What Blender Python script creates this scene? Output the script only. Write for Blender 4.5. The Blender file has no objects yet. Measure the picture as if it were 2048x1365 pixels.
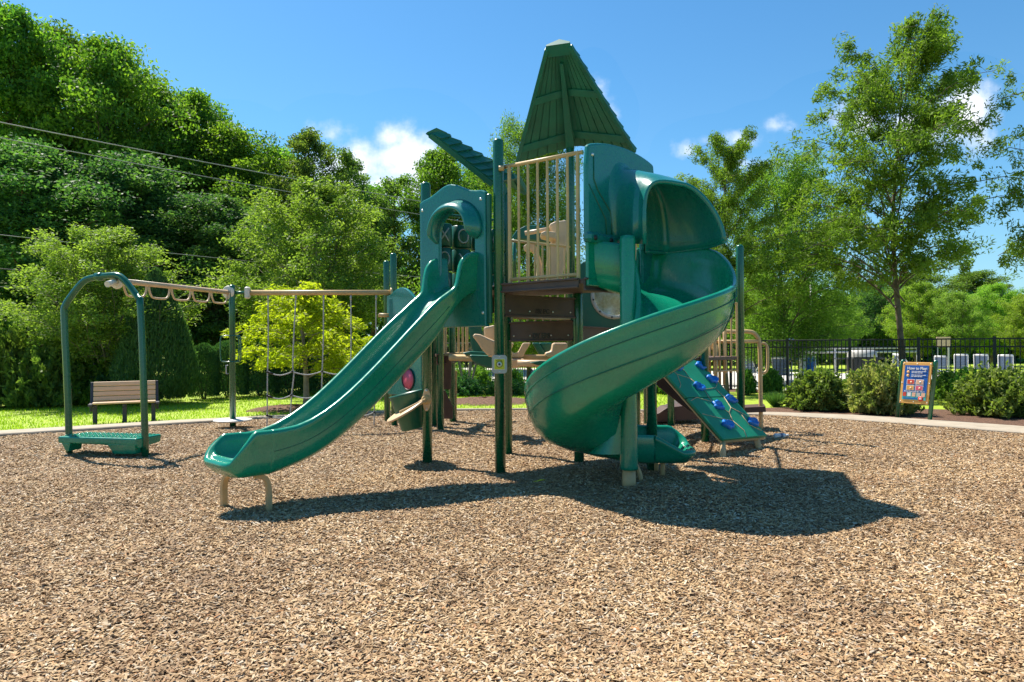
import bpy, math, random
import numpy as np
from mathutils import Vector, Matrix
R = math.radians
rng = np.random.default_rng(7)
random.seed(7)
scene = bpy.context.scene
COL = scene.collection

# ------------------------------------------------------------------ camera
F = 1365.0; CH = 1.4; ROLL = .007; HZ = 7.5      # focal length and horizon of the photograph in its own pixels, eye height
cam = bpy.data.cameras.new('camera'); camo = bpy.data.objects.new('camera', cam); COL.objects.link(camo)
cam.sensor_width = 36; cam.lens = 36*F/2048; cam.shift_y = HZ/2048; cam.clip_end = 2000; cam.clip_start = .05
camo.matrix_world = Matrix.Translation((0, 0, CH)) @ Matrix.Rotation(R(90), 4, 'X') @ Matrix.Rotation(-ROLL, 4, 'Z')
scene.camera = camo
scene.render.resolution_x = 1024; scene.render.resolution_y = 682
scene.view_settings.view_transform = 'Standard'; scene.view_settings.look = 'None'
scene.view_settings.exposure = 1.0; scene.view_settings.gamma = 1
scene.cycles.max_bounces = 8; scene.cycles.transparent_max_bounces = 8; scene.cycles.diffuse_bounces = 5

# ------------------------------------------------------------------ sun and sky
SUN_EL = 57.0
sdir = Vector((-.72, .69, 0)).normalized() * math.cos(R(SUN_EL)); sdir.z = math.sin(R(SUN_EL))   # towards the sun
sun = bpy.data.lights.new('sun', 'SUN'); sun.energy = 4.8; sun.angle = R(.55); sun.color = (1, .94, .84)
suno = bpy.data.objects.new('sun', sun); COL.objects.link(suno)
suno.rotation_euler = (-sdir).to_track_quat('-Z', 'Y').to_euler(); suno.location = sdir*60

world = bpy.data.worlds.new('World'); scene.world = world; world.use_nodes = True
nt = world.node_tree; N = nt.nodes; Lk = nt.links; N.clear()
def wn(t, **k):
    n = N.new(t)
    for a, b in k.items(): setattr(n, a, b)
    return n
def wm(op, a, b=None, c=None, clamp=False):
    n = N.new('ShaderNodeMath'); n.operation = op; n.use_clamp = clamp
    for i, v in enumerate((a, b, c)):
        if v is None: continue
        if isinstance(v, (int, float)): n.inputs[i].default_value = v
        else: Lk.new(v, n.inputs[i])
    return n.outputs[0]
sky = wn('ShaderNodeTexSky', sky_type='NISHITA'); sky.sun_disc = False
sky.sun_elevation = R(SUN_EL); sky.sun_rotation = math.atan2(sdir.x, sdir.y)
sky.air_density = 1.15; sky.dust_density = .35; sky.ozone_density = 3.2; sky.altitude = 200
geo = wn('ShaderNodeTexCoord'); sep = wn('ShaderNodeSeparateXYZ'); Lk.new(geo.outputs['Generated'], sep.inputs[0])
yy = wm('MAXIMUM', sep.outputs[1], .05)
U_ = wm('DIVIDE', sep.outputs[0], yy); V_ = wm('DIVIDE', sep.outputs[2], yy)
front = wm('GREATER_THAN', sep.outputs[1], .1)
cmb = wn('ShaderNodeCombineXYZ'); Lk.new(U_, cmb.inputs[0]); Lk.new(V_, cmb.inputs[1])
nz = wn('ShaderNodeTexNoise'); nz.inputs['Scale'].default_value = 14; nz.inputs['Detail'].default_value = 8; nz.inputs['Roughness'].default_value = .58
Lk.new(cmb.outputs[0], nz.inputs['Vector'])
nz2 = wn('ShaderNodeTexNoise'); nz2.inputs['Scale'].default_value = 5; nz2.inputs['Detail'].default_value = 6
Lk.new(cmb.outputs[0], nz2.inputs['Vector'])
puffs = [(-.232, .262, .062, .043, 1), (-.155, .272, .058, .045, 1), (-.20, .225, .09, .04, 1), (-.175, .305, .028, .022, .9), (-.262, .31, .03, .02, .6), (-.118, .242, .03, .03, .9),
         (.664, .330, .050, .042, 1.1), (.60, .318, .07, .028, .9), (.545, .316, .06, .022, .55), (.52, .33, .05, .025, .6),
         (.122, .352, .018, .030, .7), (.136, .335, .016, .02, .5),
         (-.475, .302, .06, .012, .55), (-.42, .31, .03, .016, .5), (.33, .298, .035, .012, .5), (.385, .318, .022, .010, .4), (.40, .262, .07, .012, .55), (.26, .283, .012, .008, .3)]
acc = None
for (cx, cy, rx, ry, st) in puffs:
    dx = wm('DIVIDE', wm('SUBTRACT', U_, cx), rx); dy = wm('DIVIDE', wm('SUBTRACT', V_, cy), ry)
    q = wm('SQRT', wm('ADD', wm('MULTIPLY', dx, dx), wm('MULTIPLY', dy, dy)))
    m = wm('MULTIPLY', wm('SUBTRACT', 1.35, q), st)
    acc = m if acc is None else wm('SMOOTH_MAX', acc, m, .25)
dens = wm('ADD', acc, wm('MULTIPLY', wm('SUBTRACT', nz.outputs[0], .5), 3.0))
dens = wm('MULTIPLY', dens, wm('GREATER_THAN', acc, -1.0))
cl = wn('ShaderNodeMapRange', interpolation_type='SMOOTHSTEP'); cl.inputs[1].default_value = -.1; cl.inputs[2].default_value = 1.15
Lk.new(dens, cl.inputs[0])
alpha = wm('MULTIPLY', wm('MULTIPLY', cl.outputs[0], front), .96)
mix = wn('ShaderNodeMix', data_type='RGBA')
ccol = wn('ShaderNodeMix', data_type='RGBA'); ccol.inputs[6].default_value = (4.2, 4.9, 6.0, 1); ccol.inputs[7].default_value = (7.0, 7.2, 7.5, 1)
Lk.new(wm('MULTIPLY', dens, .75, clamp=True), ccol.inputs[0])
# summer haze: a little white near the horizon
hz = wm('POWER', wm('SUBTRACT', 1.0, wm('MAXIMUM', sep.outputs[2], 0.0)), 5.0)
hmix = wn('ShaderNodeMix', data_type='RGBA'); Lk.new(wm('MULTIPLY', hz, .42), hmix.inputs[0]); Lk.new(sky.outputs[0], hmix.inputs[6]); hmix.inputs[7].default_value = (3.6, 4.7, 6.4, 1)
sat = wn('ShaderNodeHueSaturation'); sat.inputs['Saturation'].default_value = 1.15; tnt = wn('ShaderNodeMix', data_type='RGBA', blend_type='MULTIPLY'); tnt.inputs[0].default_value = 1; tnt.inputs[7].default_value = (.60, .775, .83, 1); Lk.new(hmix.outputs[2], tnt.inputs[6]); Lk.new(tnt.outputs[2], sat.inputs['Color'])
Lk.new(alpha, mix.inputs[0]); Lk.new(sat.outputs[0], mix.inputs[6]); Lk.new(ccol.outputs[2], mix.inputs[7])
bg = wn('ShaderNodeBackground'); bg.inputs[1].default_value = .098; Lk.new(mix.outputs[2], bg.inputs[0])
wo = wn('ShaderNodeOutputWorld'); Lk.new(bg.outputs[0], wo.inputs[0])

# ------------------------------------------------------------------ where a point of the photograph stands in the place
def uv(px, py):
    u = px-1024; v = py-682.5
    return u-ROLL*v, v+ROLL*u-HZ
def P(px, py, d):
    u, v = uv(px, py); return Vector((u/F*d, d, CH-v/F*d))
def G(px, py, z=0.):
    u, v = uv(px, py); d = (CH-z)*F/v; return Vector((u/F*d, d, z))

# ------------------------------------------------------------------ materials
MATS = {}
def newmat(name):
    m = bpy.data.materials.new(name); m.use_nodes = True; m.node_tree.nodes.clear(); return m
class NT:
    def __init__(s, m): s.t = m.node_tree; s.n = s.t.nodes; s.l = s.t.links
    def __call__(s, t, **k):
        n = s.n.new(t)
        for a, b in k.items(): setattr(n, a, b)
        return n
    def set(s, sock, v):
        if isinstance(v, bpy.types.NodeSocket): s.l.new(v, sock)
        else: sock.default_value = v
    def math(s, op, a, b=0.0, clamp=False):
        n = s('ShaderNodeMath', operation=op); n.use_clamp = clamp; s.set(n.inputs[0], a); s.set(n.inputs[1], b); return n.outputs[0]
    def noise(s, scale, detail=3, rough=.5, vec=None, dist=0):
        n = s('ShaderNodeTexNoise'); n.inputs['Scale'].default_value = scale; n.inputs['Detail'].default_value = detail
        n.inputs['Roughness'].default_value = rough; n.inputs['Distortion'].default_value = dist
        if vec is not None: s.l.new(vec, n.inputs['Vector'])
        return n.outputs[0]
    def mixc(s, f, a, b):
        n = s('ShaderNodeMix', data_type='RGBA'); s.set(n.inputs[0], f); s.set(n.inputs[6], a); s.set(n.inputs[7], b); return n.outputs[2]
    def ramp(s, f, stops):
        n = s('ShaderNodeValToRGB'); s.l.new(f, n.inputs[0]); e = n.color_ramp.elements
        while len(e) < len(stops): e.new(.5)
        for el, (p, c) in zip(e, stops): el.position = p; el.color = (*c, 1) if len(c) == 3 else c
        return n.outputs[0]
    def bump(s, h, strength=.3, dist=.01):
        n = s('ShaderNodeBump'); n.inputs['Strength'].default_value = strength; n.inputs['Distance'].default_value = dist; s.l.new(h, n.inputs['Height']); return n.outputs[0]
    def pos(s): return s('ShaderNodeNewGeometry').outputs['Position']
    def obj(s): return s('ShaderNodeTexCoord').outputs['Object']
    def bsdf(s, col, rough=.5, normal=None, metal=0, **k):
        b = s('ShaderNodeBsdfPrincipled'); s.set(b.inputs['Base Color'], col); s.set(b.inputs['Roughness'], rough); b.inputs['Metallic'].default_value = metal
        if normal is not None: s.l.new(normal, b.inputs['Normal'])
        for a, v in k.items(): s.set(b.inputs[a.replace('_', ' ')], v)
        o = s('ShaderNodeOutputMaterial'); s.l.new(b.outputs[0], o.inputs[0]); return b
def c4(c): return (*c, 1)
def paint(name, col, rough=.4, var=.18, scale=3, dirt=.25, dirtcol=(.18, .14, .09), coat=0, bump=.06, metal=0):
    m = newmat(name); t = NT(m); p = t.obj()
    n1 = t.noise(scale, 4, .6, p); n2 = t.noise(scale*9, 3, .6, p); n3 = t.noise(180, 2, .5, p)
    dk = tuple(x*(1-var) for x in col); lt = tuple(min(1, x*(1+var)) for x in col)
    c = t.ramp(n1, [(.3, dk), (.7, lt)])
    d = t.math('MULTIPLY', t.ramp(n2, [(.5, (0, 0, 0)), (.75, (1, 1, 1))]), dirt)
    c = t.mixc(d, c, c4(dirtcol))
    if coat:
        mp_2 = t('ShaderNodeMapping'); t.l.new(p, mp_2.inputs[0]); mp_2.inputs['Rotation'].default_value = (.5, .3, .6); mp_2.inputs['Scale'].default_value = (4, 60, 30)
        sc2 = t.noise(1.5, 6, .7, mp_2.outputs[0]); c = t.mixc(t.math('MULTIPLY', t.ramp(sc2, [(.56, (0, 0, 0)), (.72, (1, 1, 1))]), .22), c, c4(tuple(min(1, x*1.3+.05) for x in col)))
    r = t.math('ADD', t.math('MULTIPLY', n2, .25), rough-.1)
    t.bsdf(c, r, t.bump(n3, bump, .003), metal, Coat_Weight=coat, Coat_Roughness=.12)
    return m
M = {}
M['plastic'] = paint('green_plastic', (.003, .215, .125), .24, .12, 2.2, .04, (.10, .16, .10), coat=.35)
M['plastic2'] = paint('teal_plastic', (.004, .165, .145), .26, .12, 2.2, .04, (.10, .16, .10), coat=.3)
M['plasticD'] = paint('deep_green_plastic', (.004, .10, .062), .35, .15, 2, .12)
M['roof'] = paint('roof_green', (.003, .125, .10), .5, .2, 3, .12)
M['roofpl'] = paint('roof_board_green', (.004, .125, .095), .55, .2, 4, .15)
M['post'] = paint('green_post_paint', (.003, .095, .042), .24, .10, 2, .03, (.08, .12, .08), coat=.5)
M['tan'] = paint('tan_powder_coat', (.55, .37, .17), .45, .12, 4, .25, (.35, .22, .12))
M['tanp'] = paint('tan_plastic', (.62, .43, .26), .4, .10, 2, .2, (.4, .27, .16))
M['cream'] = paint('cream_plate', (.72, .66, .56), .5, .1, 4, .3)
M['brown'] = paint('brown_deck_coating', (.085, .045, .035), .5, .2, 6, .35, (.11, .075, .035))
M['brownD'] = paint('brown_shade_and_print', (.03, .016, .014), .6, .2, 6, .3, (.06, .04, .03))  # deck brown darkened: underside shade put into the colour; also used for lettering
M['blue'] = paint('blue_plastic', (.006, .15, .52), .38, .12, 5, .06)
M['navy'] = paint('navy_panel', (.008, .10, .40), .4, .05, 3, .02)
M['bolt'] = paint('bolt_steel', (.72, .72, .70), .3, .1, 20, .2, metal=.7)
M['black'] = paint('black_metal', (.012, .012, .013), .45, .2, 5, .1)
M['char'] = paint('charcoal_metal', (.035, .033, .045), .5, .2, 5, .3)
M['grey'] = paint('grey_metal', (.38, .39, .40), .4, .1, 5, .2, metal=.3)
M['lgrey'] = paint('light_grey_plate', (.48, .46, .43), .45, .08, 5, .2)
M['white'] = paint('white_plastic', (.70, .70, .69), .4, .05, 5, .15)
M['sling'] = paint('grey_blue_sling', (.10, .15, .24), .8, .1, 8, .1)
M['pink'] = paint('pink_panel', (.62, .09, .16), .45, .12, 6, .2, (.7, .3, .35))
M['yellow'] = paint('lime_yellow_print', (.66, .62, .03), .5, .05, 5, .05)
M['orange'] = paint('orange_tan_board', (.72, .38, .10), .5, .12, 5, .15)
M['umbrella'] = paint('blue_umbrella_cloth', (.03, .10, .42), .8, .15, 6, .0)
M['wall'] = paint('green_climbing_sheet', (.003, .25, .13), .5, .12, 3, .08)
M['red'] = paint('red_print', (.60, .06, .04), .5, .2, 8, .05)
M['teal'] = paint('turquoise_print', (.05, .42, .42), .5, .1, 5, .05)
M['peach'] = paint('peach_print', (.72, .42, .28), .5, .2, 9, .05)
M['mark'] = paint('worn_white_mark', (.50, .47, .45), .8, .3, 30, .6, (.02, .06, .04))
M['rope'] = paint('grey_white_rope', (.42, .42, .40), .8, .4, 60, .5, (.15, .15, .14))
M['wire'] = paint('pale_cable', (.28, .28, .26), .6, .1, 2, .1)
M['wireD'] = paint('dark_cable', (.03, .03, .03), .6, .1, 2, .1)
M['bark'] = paint('bark', (.13, .095, .065), .9, .35, 6, .5, (.06, .045, .03), bump=.6)
M['barkL'] = paint('pale_bark', (.26, .21, .16), .9, .3, 6, .5, (.12, .09, .06), bump=.6)
M['clear'] = newmat('clear_bottle_plastic')
t = NT(M['clear']); b = t.bsdf((.92, .95, .98, 1), .12); b.inputs['Transmission Weight'].default_value = .45; b.inputs['IOR'].default_value = 1.3
M['lens'] = newmat('scratched_window_plastic')
t = NT(M['lens']); nn = t.noise(25, 5, .7, t.obj())
b = t.bsdf(t.ramp(nn, [(.3, (.30, .26, .14)), (.7, (.62, .60, .48))]), .25); b.inputs['Transmission Weight'].default_value = .25
# bench boards
m = newmat('tan_bench_board'); t = NT(m); mp = t('ShaderNodeMapping'); t.l.new(t.obj(), mp.inputs[0]); mp.inputs['Scale'].default_value = (2, 40, 40)
n = t.noise(3, 5, .6, mp.outputs[0]); t.bsdf(t.ramp(n, [(.3, (.62, .38, .21)), (.7, (.78, .52, .31))]), .6, t.bump(n, .2, .004)); M['board'] = m

# ------------------------------------------------------------------ mesh building
ORG = {}
def link(o, parent=None):
    COL.objects.link(o)
    if parent is not None: o.parent = parent
    return o
def tag(o, label=None, cat=None, group=None, kind=None):
    if label: o['label'] = label
    if cat: o['category'] = cat
    if group: o['group'] = group
    if kind: o['kind'] = kind
    return o
def thing(name, loc, label, cat, group=None, rz=0):
    o = bpy.data.objects.new(name, None); o.empty_display_size = .1; link(o); o.location = loc; o.rotation_euler = (0, 0, rz)
    ORG[o.name] = Vector(loc) if rz == 0 else Vector((0, 0, 0))
    return tag(o, label, cat, group)
class MB:
    """collects shapes; build() links them as one mesh object"""
    def __init__(s): s.v = []; s.f = []; s.sm = []
    def add(s, vs, fs, smooth=False):
        o = len(s.v); s.v += [tuple(v) for v in vs]; s.f += [tuple(i+o for i in f) for f in fs]; s.sm += [smooth]*len(fs); return s
    def box(s, c, size, rot=None, bev=0):
        c = Vector(c); hx, hy, hz = [a/2 for a in size]
        if bev:
            vs = []; b_ = min(bev, hx*.9, hy*.9, hz*.9)
            pr = [(-hx+b_, -hy), (hx-b_, -hy), (hx, -hy+b_), (hx, hy-b_), (hx-b_, hy), (-hx+b_, hy), (-hx, hy-b_), (-hx, -hy+b_)]
            pi = [(x*(hx-b_)/hx, y*(hy-b_)/hy) for x, y in pr]
            for z, q in ((-hz, pi), (-hz+b_, pr), (hz-b_, pr), (hz, pi)):
                vs += [Vector((x, y, z)) for x, y in q]
            fs = [tuple(reversed(range(8))), tuple(range(24, 32))]
            for k in range(3):
                for i in range(8): j = (i+1) % 8; fs.append((k*8+i, k*8+j, k*8+8+j, k*8+8+i))
        else:
            vs = [Vector((x, y, z)) for z in (-hz, hz) for x, y in ((-hx, -hy), (hx, -hy), (hx, hy), (-hx, hy))]
            fs = [(3, 2, 1, 0), (4, 5, 6, 7), (0, 1, 5, 4), (1, 2, 6, 5), (2, 3, 7, 6), (3, 0, 4, 7)]
        if rot is not None: vs = [rot @ v for v in vs]
        return s.add([v+c for v in vs], fs)
    def beam(s, a, b, w, h, up=(0, 0, 1), bev=.004):
        a = Vector(a); b = Vector(b); d = b-a; L = d.length; x = d.normalized(); z = Vector(up); z = (z-x*z.dot(x)).normalized(); y = z.cross(x)
        return s.box((a+b)/2, (L, w, h), Matrix((x, y, z)).transposed(), bev)
    def tube(s, pts, r, n=10, cap=True, closed=False):
        pts = [Vector(p) for p in pts]; m = len(pts); rs = r if isinstance(r, (list, tuple)) else [r]*m
        vs = []; prev = None
        for i, p in enumerate(pts):
            if closed: d = pts[(i+1) % m]-pts[i-1]
            else: d = pts[min(i+1, m-1)]-pts[max(i-1, 0)]
            d.normalize()
            if prev is None:
                u = d.cross(Vector((0, 0, 1)))
                if u.length < .05: u = d.cross(Vector((1, 0, 0)))
                u.normalize()
            else:
                u = prev-d*prev.dot(d)
                if u.length < 1e-5: u = d.orthogonal()
                u.normalize()
            prev = u; w = d.cross(u)
            for k in range(n):
                a = 2*math.pi*k/n; vs.append(p+(u*math.cos(a)+w*math.sin(a))*rs[i])
        fs = []
        for i in range(m if closed else m-1):
            j = (i+1) % m
            for k in range(n): l = (k+1) % n; fs.append((i*n+k, i*n+l, j*n+l, j*n+k))
        s.add(vs, fs, True)
        if cap and not closed:
            s.add([pts[0]]+vs[:n], [(0, 1+(k+1) % n, 1+k) for k in range(n)]); s.add([pts[-1]]+vs[-n:], [(0, 1+k, 1+(k+1) % n) for k in range(n)])
        return s
    def lathe(s, c, prof, n=20, axis=(0, 0, 1), smooth=True):
        c = Vector(c); ax = Vector(axis).normalized(); u = ax.orthogonal().normalized(); w = ax.cross(u); vs = []
        for r, h in prof:
            for k in range(n): a = 2*math.pi*k/n; vs.append(c+ax*h+(u*math.cos(a)+w*math.sin(a))*r)
        fs = []
        for i in range(len(prof)-1):
            for k in range(n): l = (k+1) % n; fs.append((i*n+k, i*n+l, (i+1)*n+l, (i+1)*n+k))
        return s.add(vs, fs, smooth)
    def loft(s, secs, closed=True, smooth=True, capends=False):
        n = len(secs[0]); vs = [v for q in secs for v in q]; fs = []
        for i in range(len(secs)-1):
            for k in range(n if closed else n-1): l = (k+1) % n; fs.append((i*n+k, i*n+l, (i+1)*n+l, (i+1)*n+k))
        if capends: fs.append(tuple(reversed(range(n)))); fs.append(tuple(range((len(secs)-1)*n, len(secs)*n)))
        return s.add(vs, fs, smooth)
    def plate(s, pts, thick):
        """a flat outline (3-D points in one plane) given thickness along the vector thick"""
        pts = [Vector(p) for p in pts]; t_ = Vector(thick); n = len(pts); vs = pts+[p+t_ for p in pts]
        fs = [tuple(range(n)), tuple(reversed(range(n, 2*n)))]+[(i, i+n, (i+1) % n+n, (i+1) % n) for i in range(n)]
        return s.add(vs, fs)
    def build(s, name, mat, parent=None, org=None, autos=False, bevel=0, subsurf=0, flip=True):
        o_ = Vector((0, 0, 0))
        if org is not None: o_ = Vector(org)
        elif parent is not None:
            q = parent
            while q.parent is not None: q = q.parent
            o_ = ORG.get(q.name, Vector((0, 0, 0)))
        me = bpy.data.meshes.new(name); me.from_pydata([(v[0]-o_.x, v[1]-o_.y, v[2]-o_.z) for v in s.v], [], s.f)
        me.polygons.foreach_set('use_smooth', s.sm)
        me.materials.append(mat)
        if flip:
            import bmesh
            bm = bmesh.new(); bm.from_mesh(me); bmesh.ops.remove_doubles(bm, verts=bm.verts, dist=1e-5); bmesh.ops.recalc_face_normals(bm, faces=bm.faces); bm.to_mesh(me); bm.free()
        me.update()
        o = link(bpy.data.objects.new(name, me), parent)
        if parent is None and org is not None: o.location = o_
        if bevel:
            b_ = o.modifiers.new('bevel', 'BEVEL'); b_.width = bevel; b_.segments = 2; b_.limit_method = 'ANGLE'; b_.angle_limit = R(40)
        return o
def lerp(a, b, t_): return a+(b-a)*t_
def bez(pts, n=8):
    """smooth path through points"""
    pts = [Vector(p) for p in pts]; out = []
    for i in range(len(pts)-1):
        p0 = pts[max(i-1, 0)]; p1 = pts[i]; p2 = pts[i+1]; p3 = pts[min(i+2, len(pts)-1)]
        for k in range(n):
            t_ = k/n; out.append(.5*((2*p1)+(p2-p0)*t_+(2*p0-5*p1+4*p2-p3)*t_*t_+(3*p1-p0-3*p2+p3)*t_**3))
    return out+[pts[-1]]
def interp(x, xs, ys): return float(np.interp(x, xs, ys))
def sinterp(x, xs, ys):
    """smooth interpolation (pchip-like via small average)"""
    h = (xs[-1]-xs[0])*.02
    return float(np.mean([np.interp(x+k*h, xs, ys) for k in (-2, -1, 0, 1, 2)]))

# ------------------------------------------------------------------ ground
def flat(name, pts, z, mat, zj=None):
    mb = MB(); mb.add([(p[0], p[1], z) for p in pts], [tuple(range(len(pts)))]); o = mb.build(name, mat); o['kind'] = 'structure'; return o
m = newmat('lawn_turf'); t = NT(m); p = t.pos()
n1 = t.noise(.5, 5, .6, p); n2 = t.noise(30, 4, .7, p); n3 = t.noise(4, 3, .6, p)
c = t.ramp(t.math('ADD', t.math('MULTIPLY', n1, .5), t.math('MULTIPLY', n2, .5)), [(.3, (.19, .28, .010)), (.5, (.28, .38, .014)), (.7, (.38, .46, .03))])
c = t.mixc(t.math('MULTIPLY', t.ramp(n3, [(.5, (0, 0, 0)), (.8, (1, 1, 1))]), .35), c, (.34, .36, .05, 1))
t.bsdf(c, .8, t.bump(n2, .5, .03)); M['lawn'] = m
m = newmat('wood_chip_bed'); t = NT(m); p = t.pos()
vo = t('ShaderNodeTexVoronoi'); vo.inputs['Scale'].default_value = 60; t.l.new(p, vo.inputs['Vector']); vo.inputs['Randomness'].default_value = 1
mp = t('ShaderNodeMapping'); mp.inputs['Rotation'].default_value = (0, 0, .7); mp.inputs['Scale'].default_value = (22, 75, 40); t.l.new(p, mp.inputs[0])
nw = t.noise(1, 6, .7, mp.outputs[0], dist=1.5)
n1 = t.noise(.7, 4, .6, p); n5 = t.noise(60, 4, .7, p)
hsv = t('ShaderNodeSeparateColor'); t.l.new(vo.outputs['Color'], hsv.inputs[0])
cc = t.ramp(hsv.outputs[0], [(0, (.08, .045, .022)), (.3, (.23, .14, .07)), (.6, (.38, .25, .135)), (.85, (.50, .37, .23)), (1, (.62, .52, .38))])
cc = t.mixc(t.math('MULTIPLY', t.ramp(nw, [(.42, (1, 1, 1)), (.6, (0, 0, 0))]), .5), cc, (.12, .07, .04, 1))
cc = t.mixc(t.math('MULTIPLY', t.ramp(n1, [(.45, (0, 0, 0)), (.75, (1, 1, 1))]), .35), cc, (.33, .18, .09, 1))
hh = t.math('ADD', t.math('MULTIPLY', vo.outputs['Distance'], -1.5), t.math('MULTIPLY', n5, 1.2))
t.bsdf(cc, .85, t.bump(hh, .9, .02)); M['mulch'] = m
m = newmat('pale_concrete'); t = NT(m); p = t.pos(); n1 = t.noise(3, 6, .7, p); n2 = t.noise(60, 3, .6, p)
t.bsdf(t.ramp(n1, [(.3, (.28, .23, .165)), (.7, (.42, .355, .27))]), .85, t.bump(n2, .3, .005)); M['conc'] = m
m = newmat('pool_deck_concrete'); t = NT(m); p = t.pos(); n1 = t.noise(1, 6, .7, p)
t.bsdf(t.ramp(n1, [(.3, (.48, .45, .40)), (.7, (.60, .57, .52))]), .8); M['deckc'] = m
m = newmat('pine_straw'); t = NT(m); p = t.pos(); n1 = t.noise(18, 6, .8, p); n2 = t.noise(1.2, 4, .6, p)
c = t.ramp(n1, [(.3, (.05, .025, .015)), (.5, (.16, .075, .04)), (.72, (.34, .19, .11))])
t.bsdf(t.mixc(t.math('MULTIPLY', n2, .5), c, (.10, .055, .035, 1)), .9, t.bump(n1, 1, .05)); M['straw'] = m

lawn = flat('lawn', [(-260, -40), (260, -40), (260, 420), (-260, 420)], -.02, M['lawn'])
edge_px = [(-420, 905), (-200, 889), (0, 873), (200, 860), (350, 850), (480, 842), (620, 833), (770, 826), (900, 822), (1050, 821), (1250, 823), (1400, 827), (1540, 833), (1680, 841), (1800, 850), (1930, 860), (2048, 870), (2200, 884), (2450, 905)]
edge = [G(*q) for q in edge_px]
def mound(x, y): return max(-.012, mound0(x, y))
def mound0(x, y):
    h = .012*math.sin(x*1.3+1)*math.sin(y*1.1)+.008*math.sin(x*3.1+y*2.3)+.006*math.sin(x*5.3-y*4.1+2)
    for (mx, my, hh_, w) in ((-4.72, 11.25, .07, .5), (1.3, 6.2, .05, .5), (1.75, 6.1, .05, .35), (-2.35, 5.75, -.03, .4), (-5.3, 8.6, -.02, .6), (6.95, 12.1, .03, .8), (-2.1, 5.4, .03, .3), (-5.0, 8.35, .03, .25), (.9, 6.3, -.03, .5)):
        r2 = ((x-mx)**2+(y-my)**2)/w**2
        if r2 < 9: h += hh_*math.exp(-r2)
    return h
# playground wood-chip bed: a grid clipped by the curved edge
mv = []; mf = []; xs = np.linspace(-16, 16, 121); ET = np.array([[e.x, e.y] for e in edge])
rows = 110
for j in range(rows):
    for x in xs:
        ymax = float(np.interp(x, ET[:, 0], ET[:, 1])); yv = -3+(ymax+3)*(j/(rows-1))
        mv.append((x, yv, mound(x, yv) if j < rows-1 else 0.0))
for j in range(rows-1):
    for i in range(len(xs)-1): a = j*len(xs)+i; mf.append((a, a+1, a+len(xs)+1, a+len(xs)))
mb = MB(); mb.add(mv, mf, True); mb.build('wood_chip_ground', M['mulch'], flip=False)['kind'] = 'structure'
# concrete border, a real low step
mb = MB(); secs = []
for i, e in enumerate(edge):
    a = edge[max(i-1, 0)]; b_ = edge[min(i+1, len(edge)-1)]; d = (b_-a).normalized(); nrm = Vector((-d.y, d.x, 0))
    w = interp(e.x, [-9, -6, -3.5, 0, 3.5, 6, 9], [.62, .5, .16, .1, .14, .8, .95])
    secs.append([e+Vector((0, 0, -.05)), e+Vector((0, 0, .025)), e+nrm*.015+Vector((0, 0, .04)), e+nrm*(w-.015)+Vector((0, 0, .04)), e+nrm*w+Vector((0, 0, .025)), e+nrm*w+Vector((0, 0, -.05))])
mb.loft(secs, closed=False, smooth=False); mb.build('path', M['conc'])['kind'] = 'structure'

# wood chips as real pieces (nobody could count them)
def chips(name, n, dmin, dmax, power, smin, smax, zoff, label):
    dd = []; pts = np.zeros((0, 3))
    k = int(n*1.6)
    d = dmin+(dmax-dmin)*rng.random(k)**power; x = (rng.random(k)*2-1)*(d*.80+.5)
    ym = np.interp(x, ET[:, 0], ET[:, 1]); ok = d < ym+rng.normal(-.07, .07, k); d = d[ok][:n]; x = x[ok][:n]
    z = np.array([mound(a, b_) for a, b_ in zip(x, d)])+zoff+rng.random(len(x))*.012
    me = bpy.data.meshes.new(name); me.vertices.add(len(x)); me.vertices.foreach_set('co', np.c_[x, d, z].ravel())
    o = link(bpy.data.objects.new(name, me)); tag(o, label, 'wood chips', kind='stuff')
    g = bpy.data.node_groups.new(name, 'GeometryNodeTree'); g.interface.new_socket('Geometry', in_out='INPUT', socket_type='NodeSocketGeometry'); g.interface.new_socket('Geometry', in_out='OUTPUT', socket_type='NodeSocketGeometry')
    nd = g.nodes; lk = g.links; gi = nd.new('NodeGroupInput'); go = nd.new('NodeGroupOutput')
    cube = nd.new('GeometryNodeMeshCube'); cube.inputs[0].default_value = (1, 1, 1); 
    sp = nd.new('GeometryNodeSetPosition'); rvp = nd.new('FunctionNodeRandomValue'); rvp.data_type = 'FLOAT_VECTOR'; rvp.inputs[0].default_value = (-.18, -.3, -.3); rvp.inputs[1].default_value = (.18, .3, .3); rvp.inputs['Seed'].default_value = 5
    lk.new(cube.outputs[0], sp.inputs[0]); lk.new(rvp.outputs[0], sp.inputs['Offset'])
    sm = nd.new('GeometryNodeSetMaterial'); sm.inputs['Material'].default_value = M['chip']; lk.new(sp.outputs[0], sm.inputs[0])
    iop = nd.new('GeometryNodeInstanceOnPoints'); lk.new(gi.outputs[0], iop.inputs['Points']); lk.new(sm.outputs[0], iop.inputs['Instance'])
    rr = nd.new('FunctionNodeRandomValue'); rr.data_type = 'FLOAT_VECTOR'; rr.inputs[0].default_value = (-.45, -.45, 0); rr.inputs[1].default_value = (.45, .45, 6.283); lk.new(rr.outputs[0], iop.inputs['Rotation'])
    rs = nd.new('FunctionNodeRandomValue'); rs.data_type = 'FLOAT_VECTOR'; rs.inputs[0].default_value = (smin, smin*.24, smin*.13); rs.inputs[1].default_value = (smax, smax*.25, smax*.13); rs.inputs['Seed'].default_value = 3; lk.new(rs.outputs[0], iop.inputs['Scale'])
    lk.new(iop.outputs[0], go.inputs[0])
    o.modifiers.new('scatter', 'NODES').node_group = g; me.materials.append(M['chip']); return o
m = newmat('wood_chip'); t = NT(m); oi = t('ShaderNodeObjectInfo'); p = t.obj()
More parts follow.
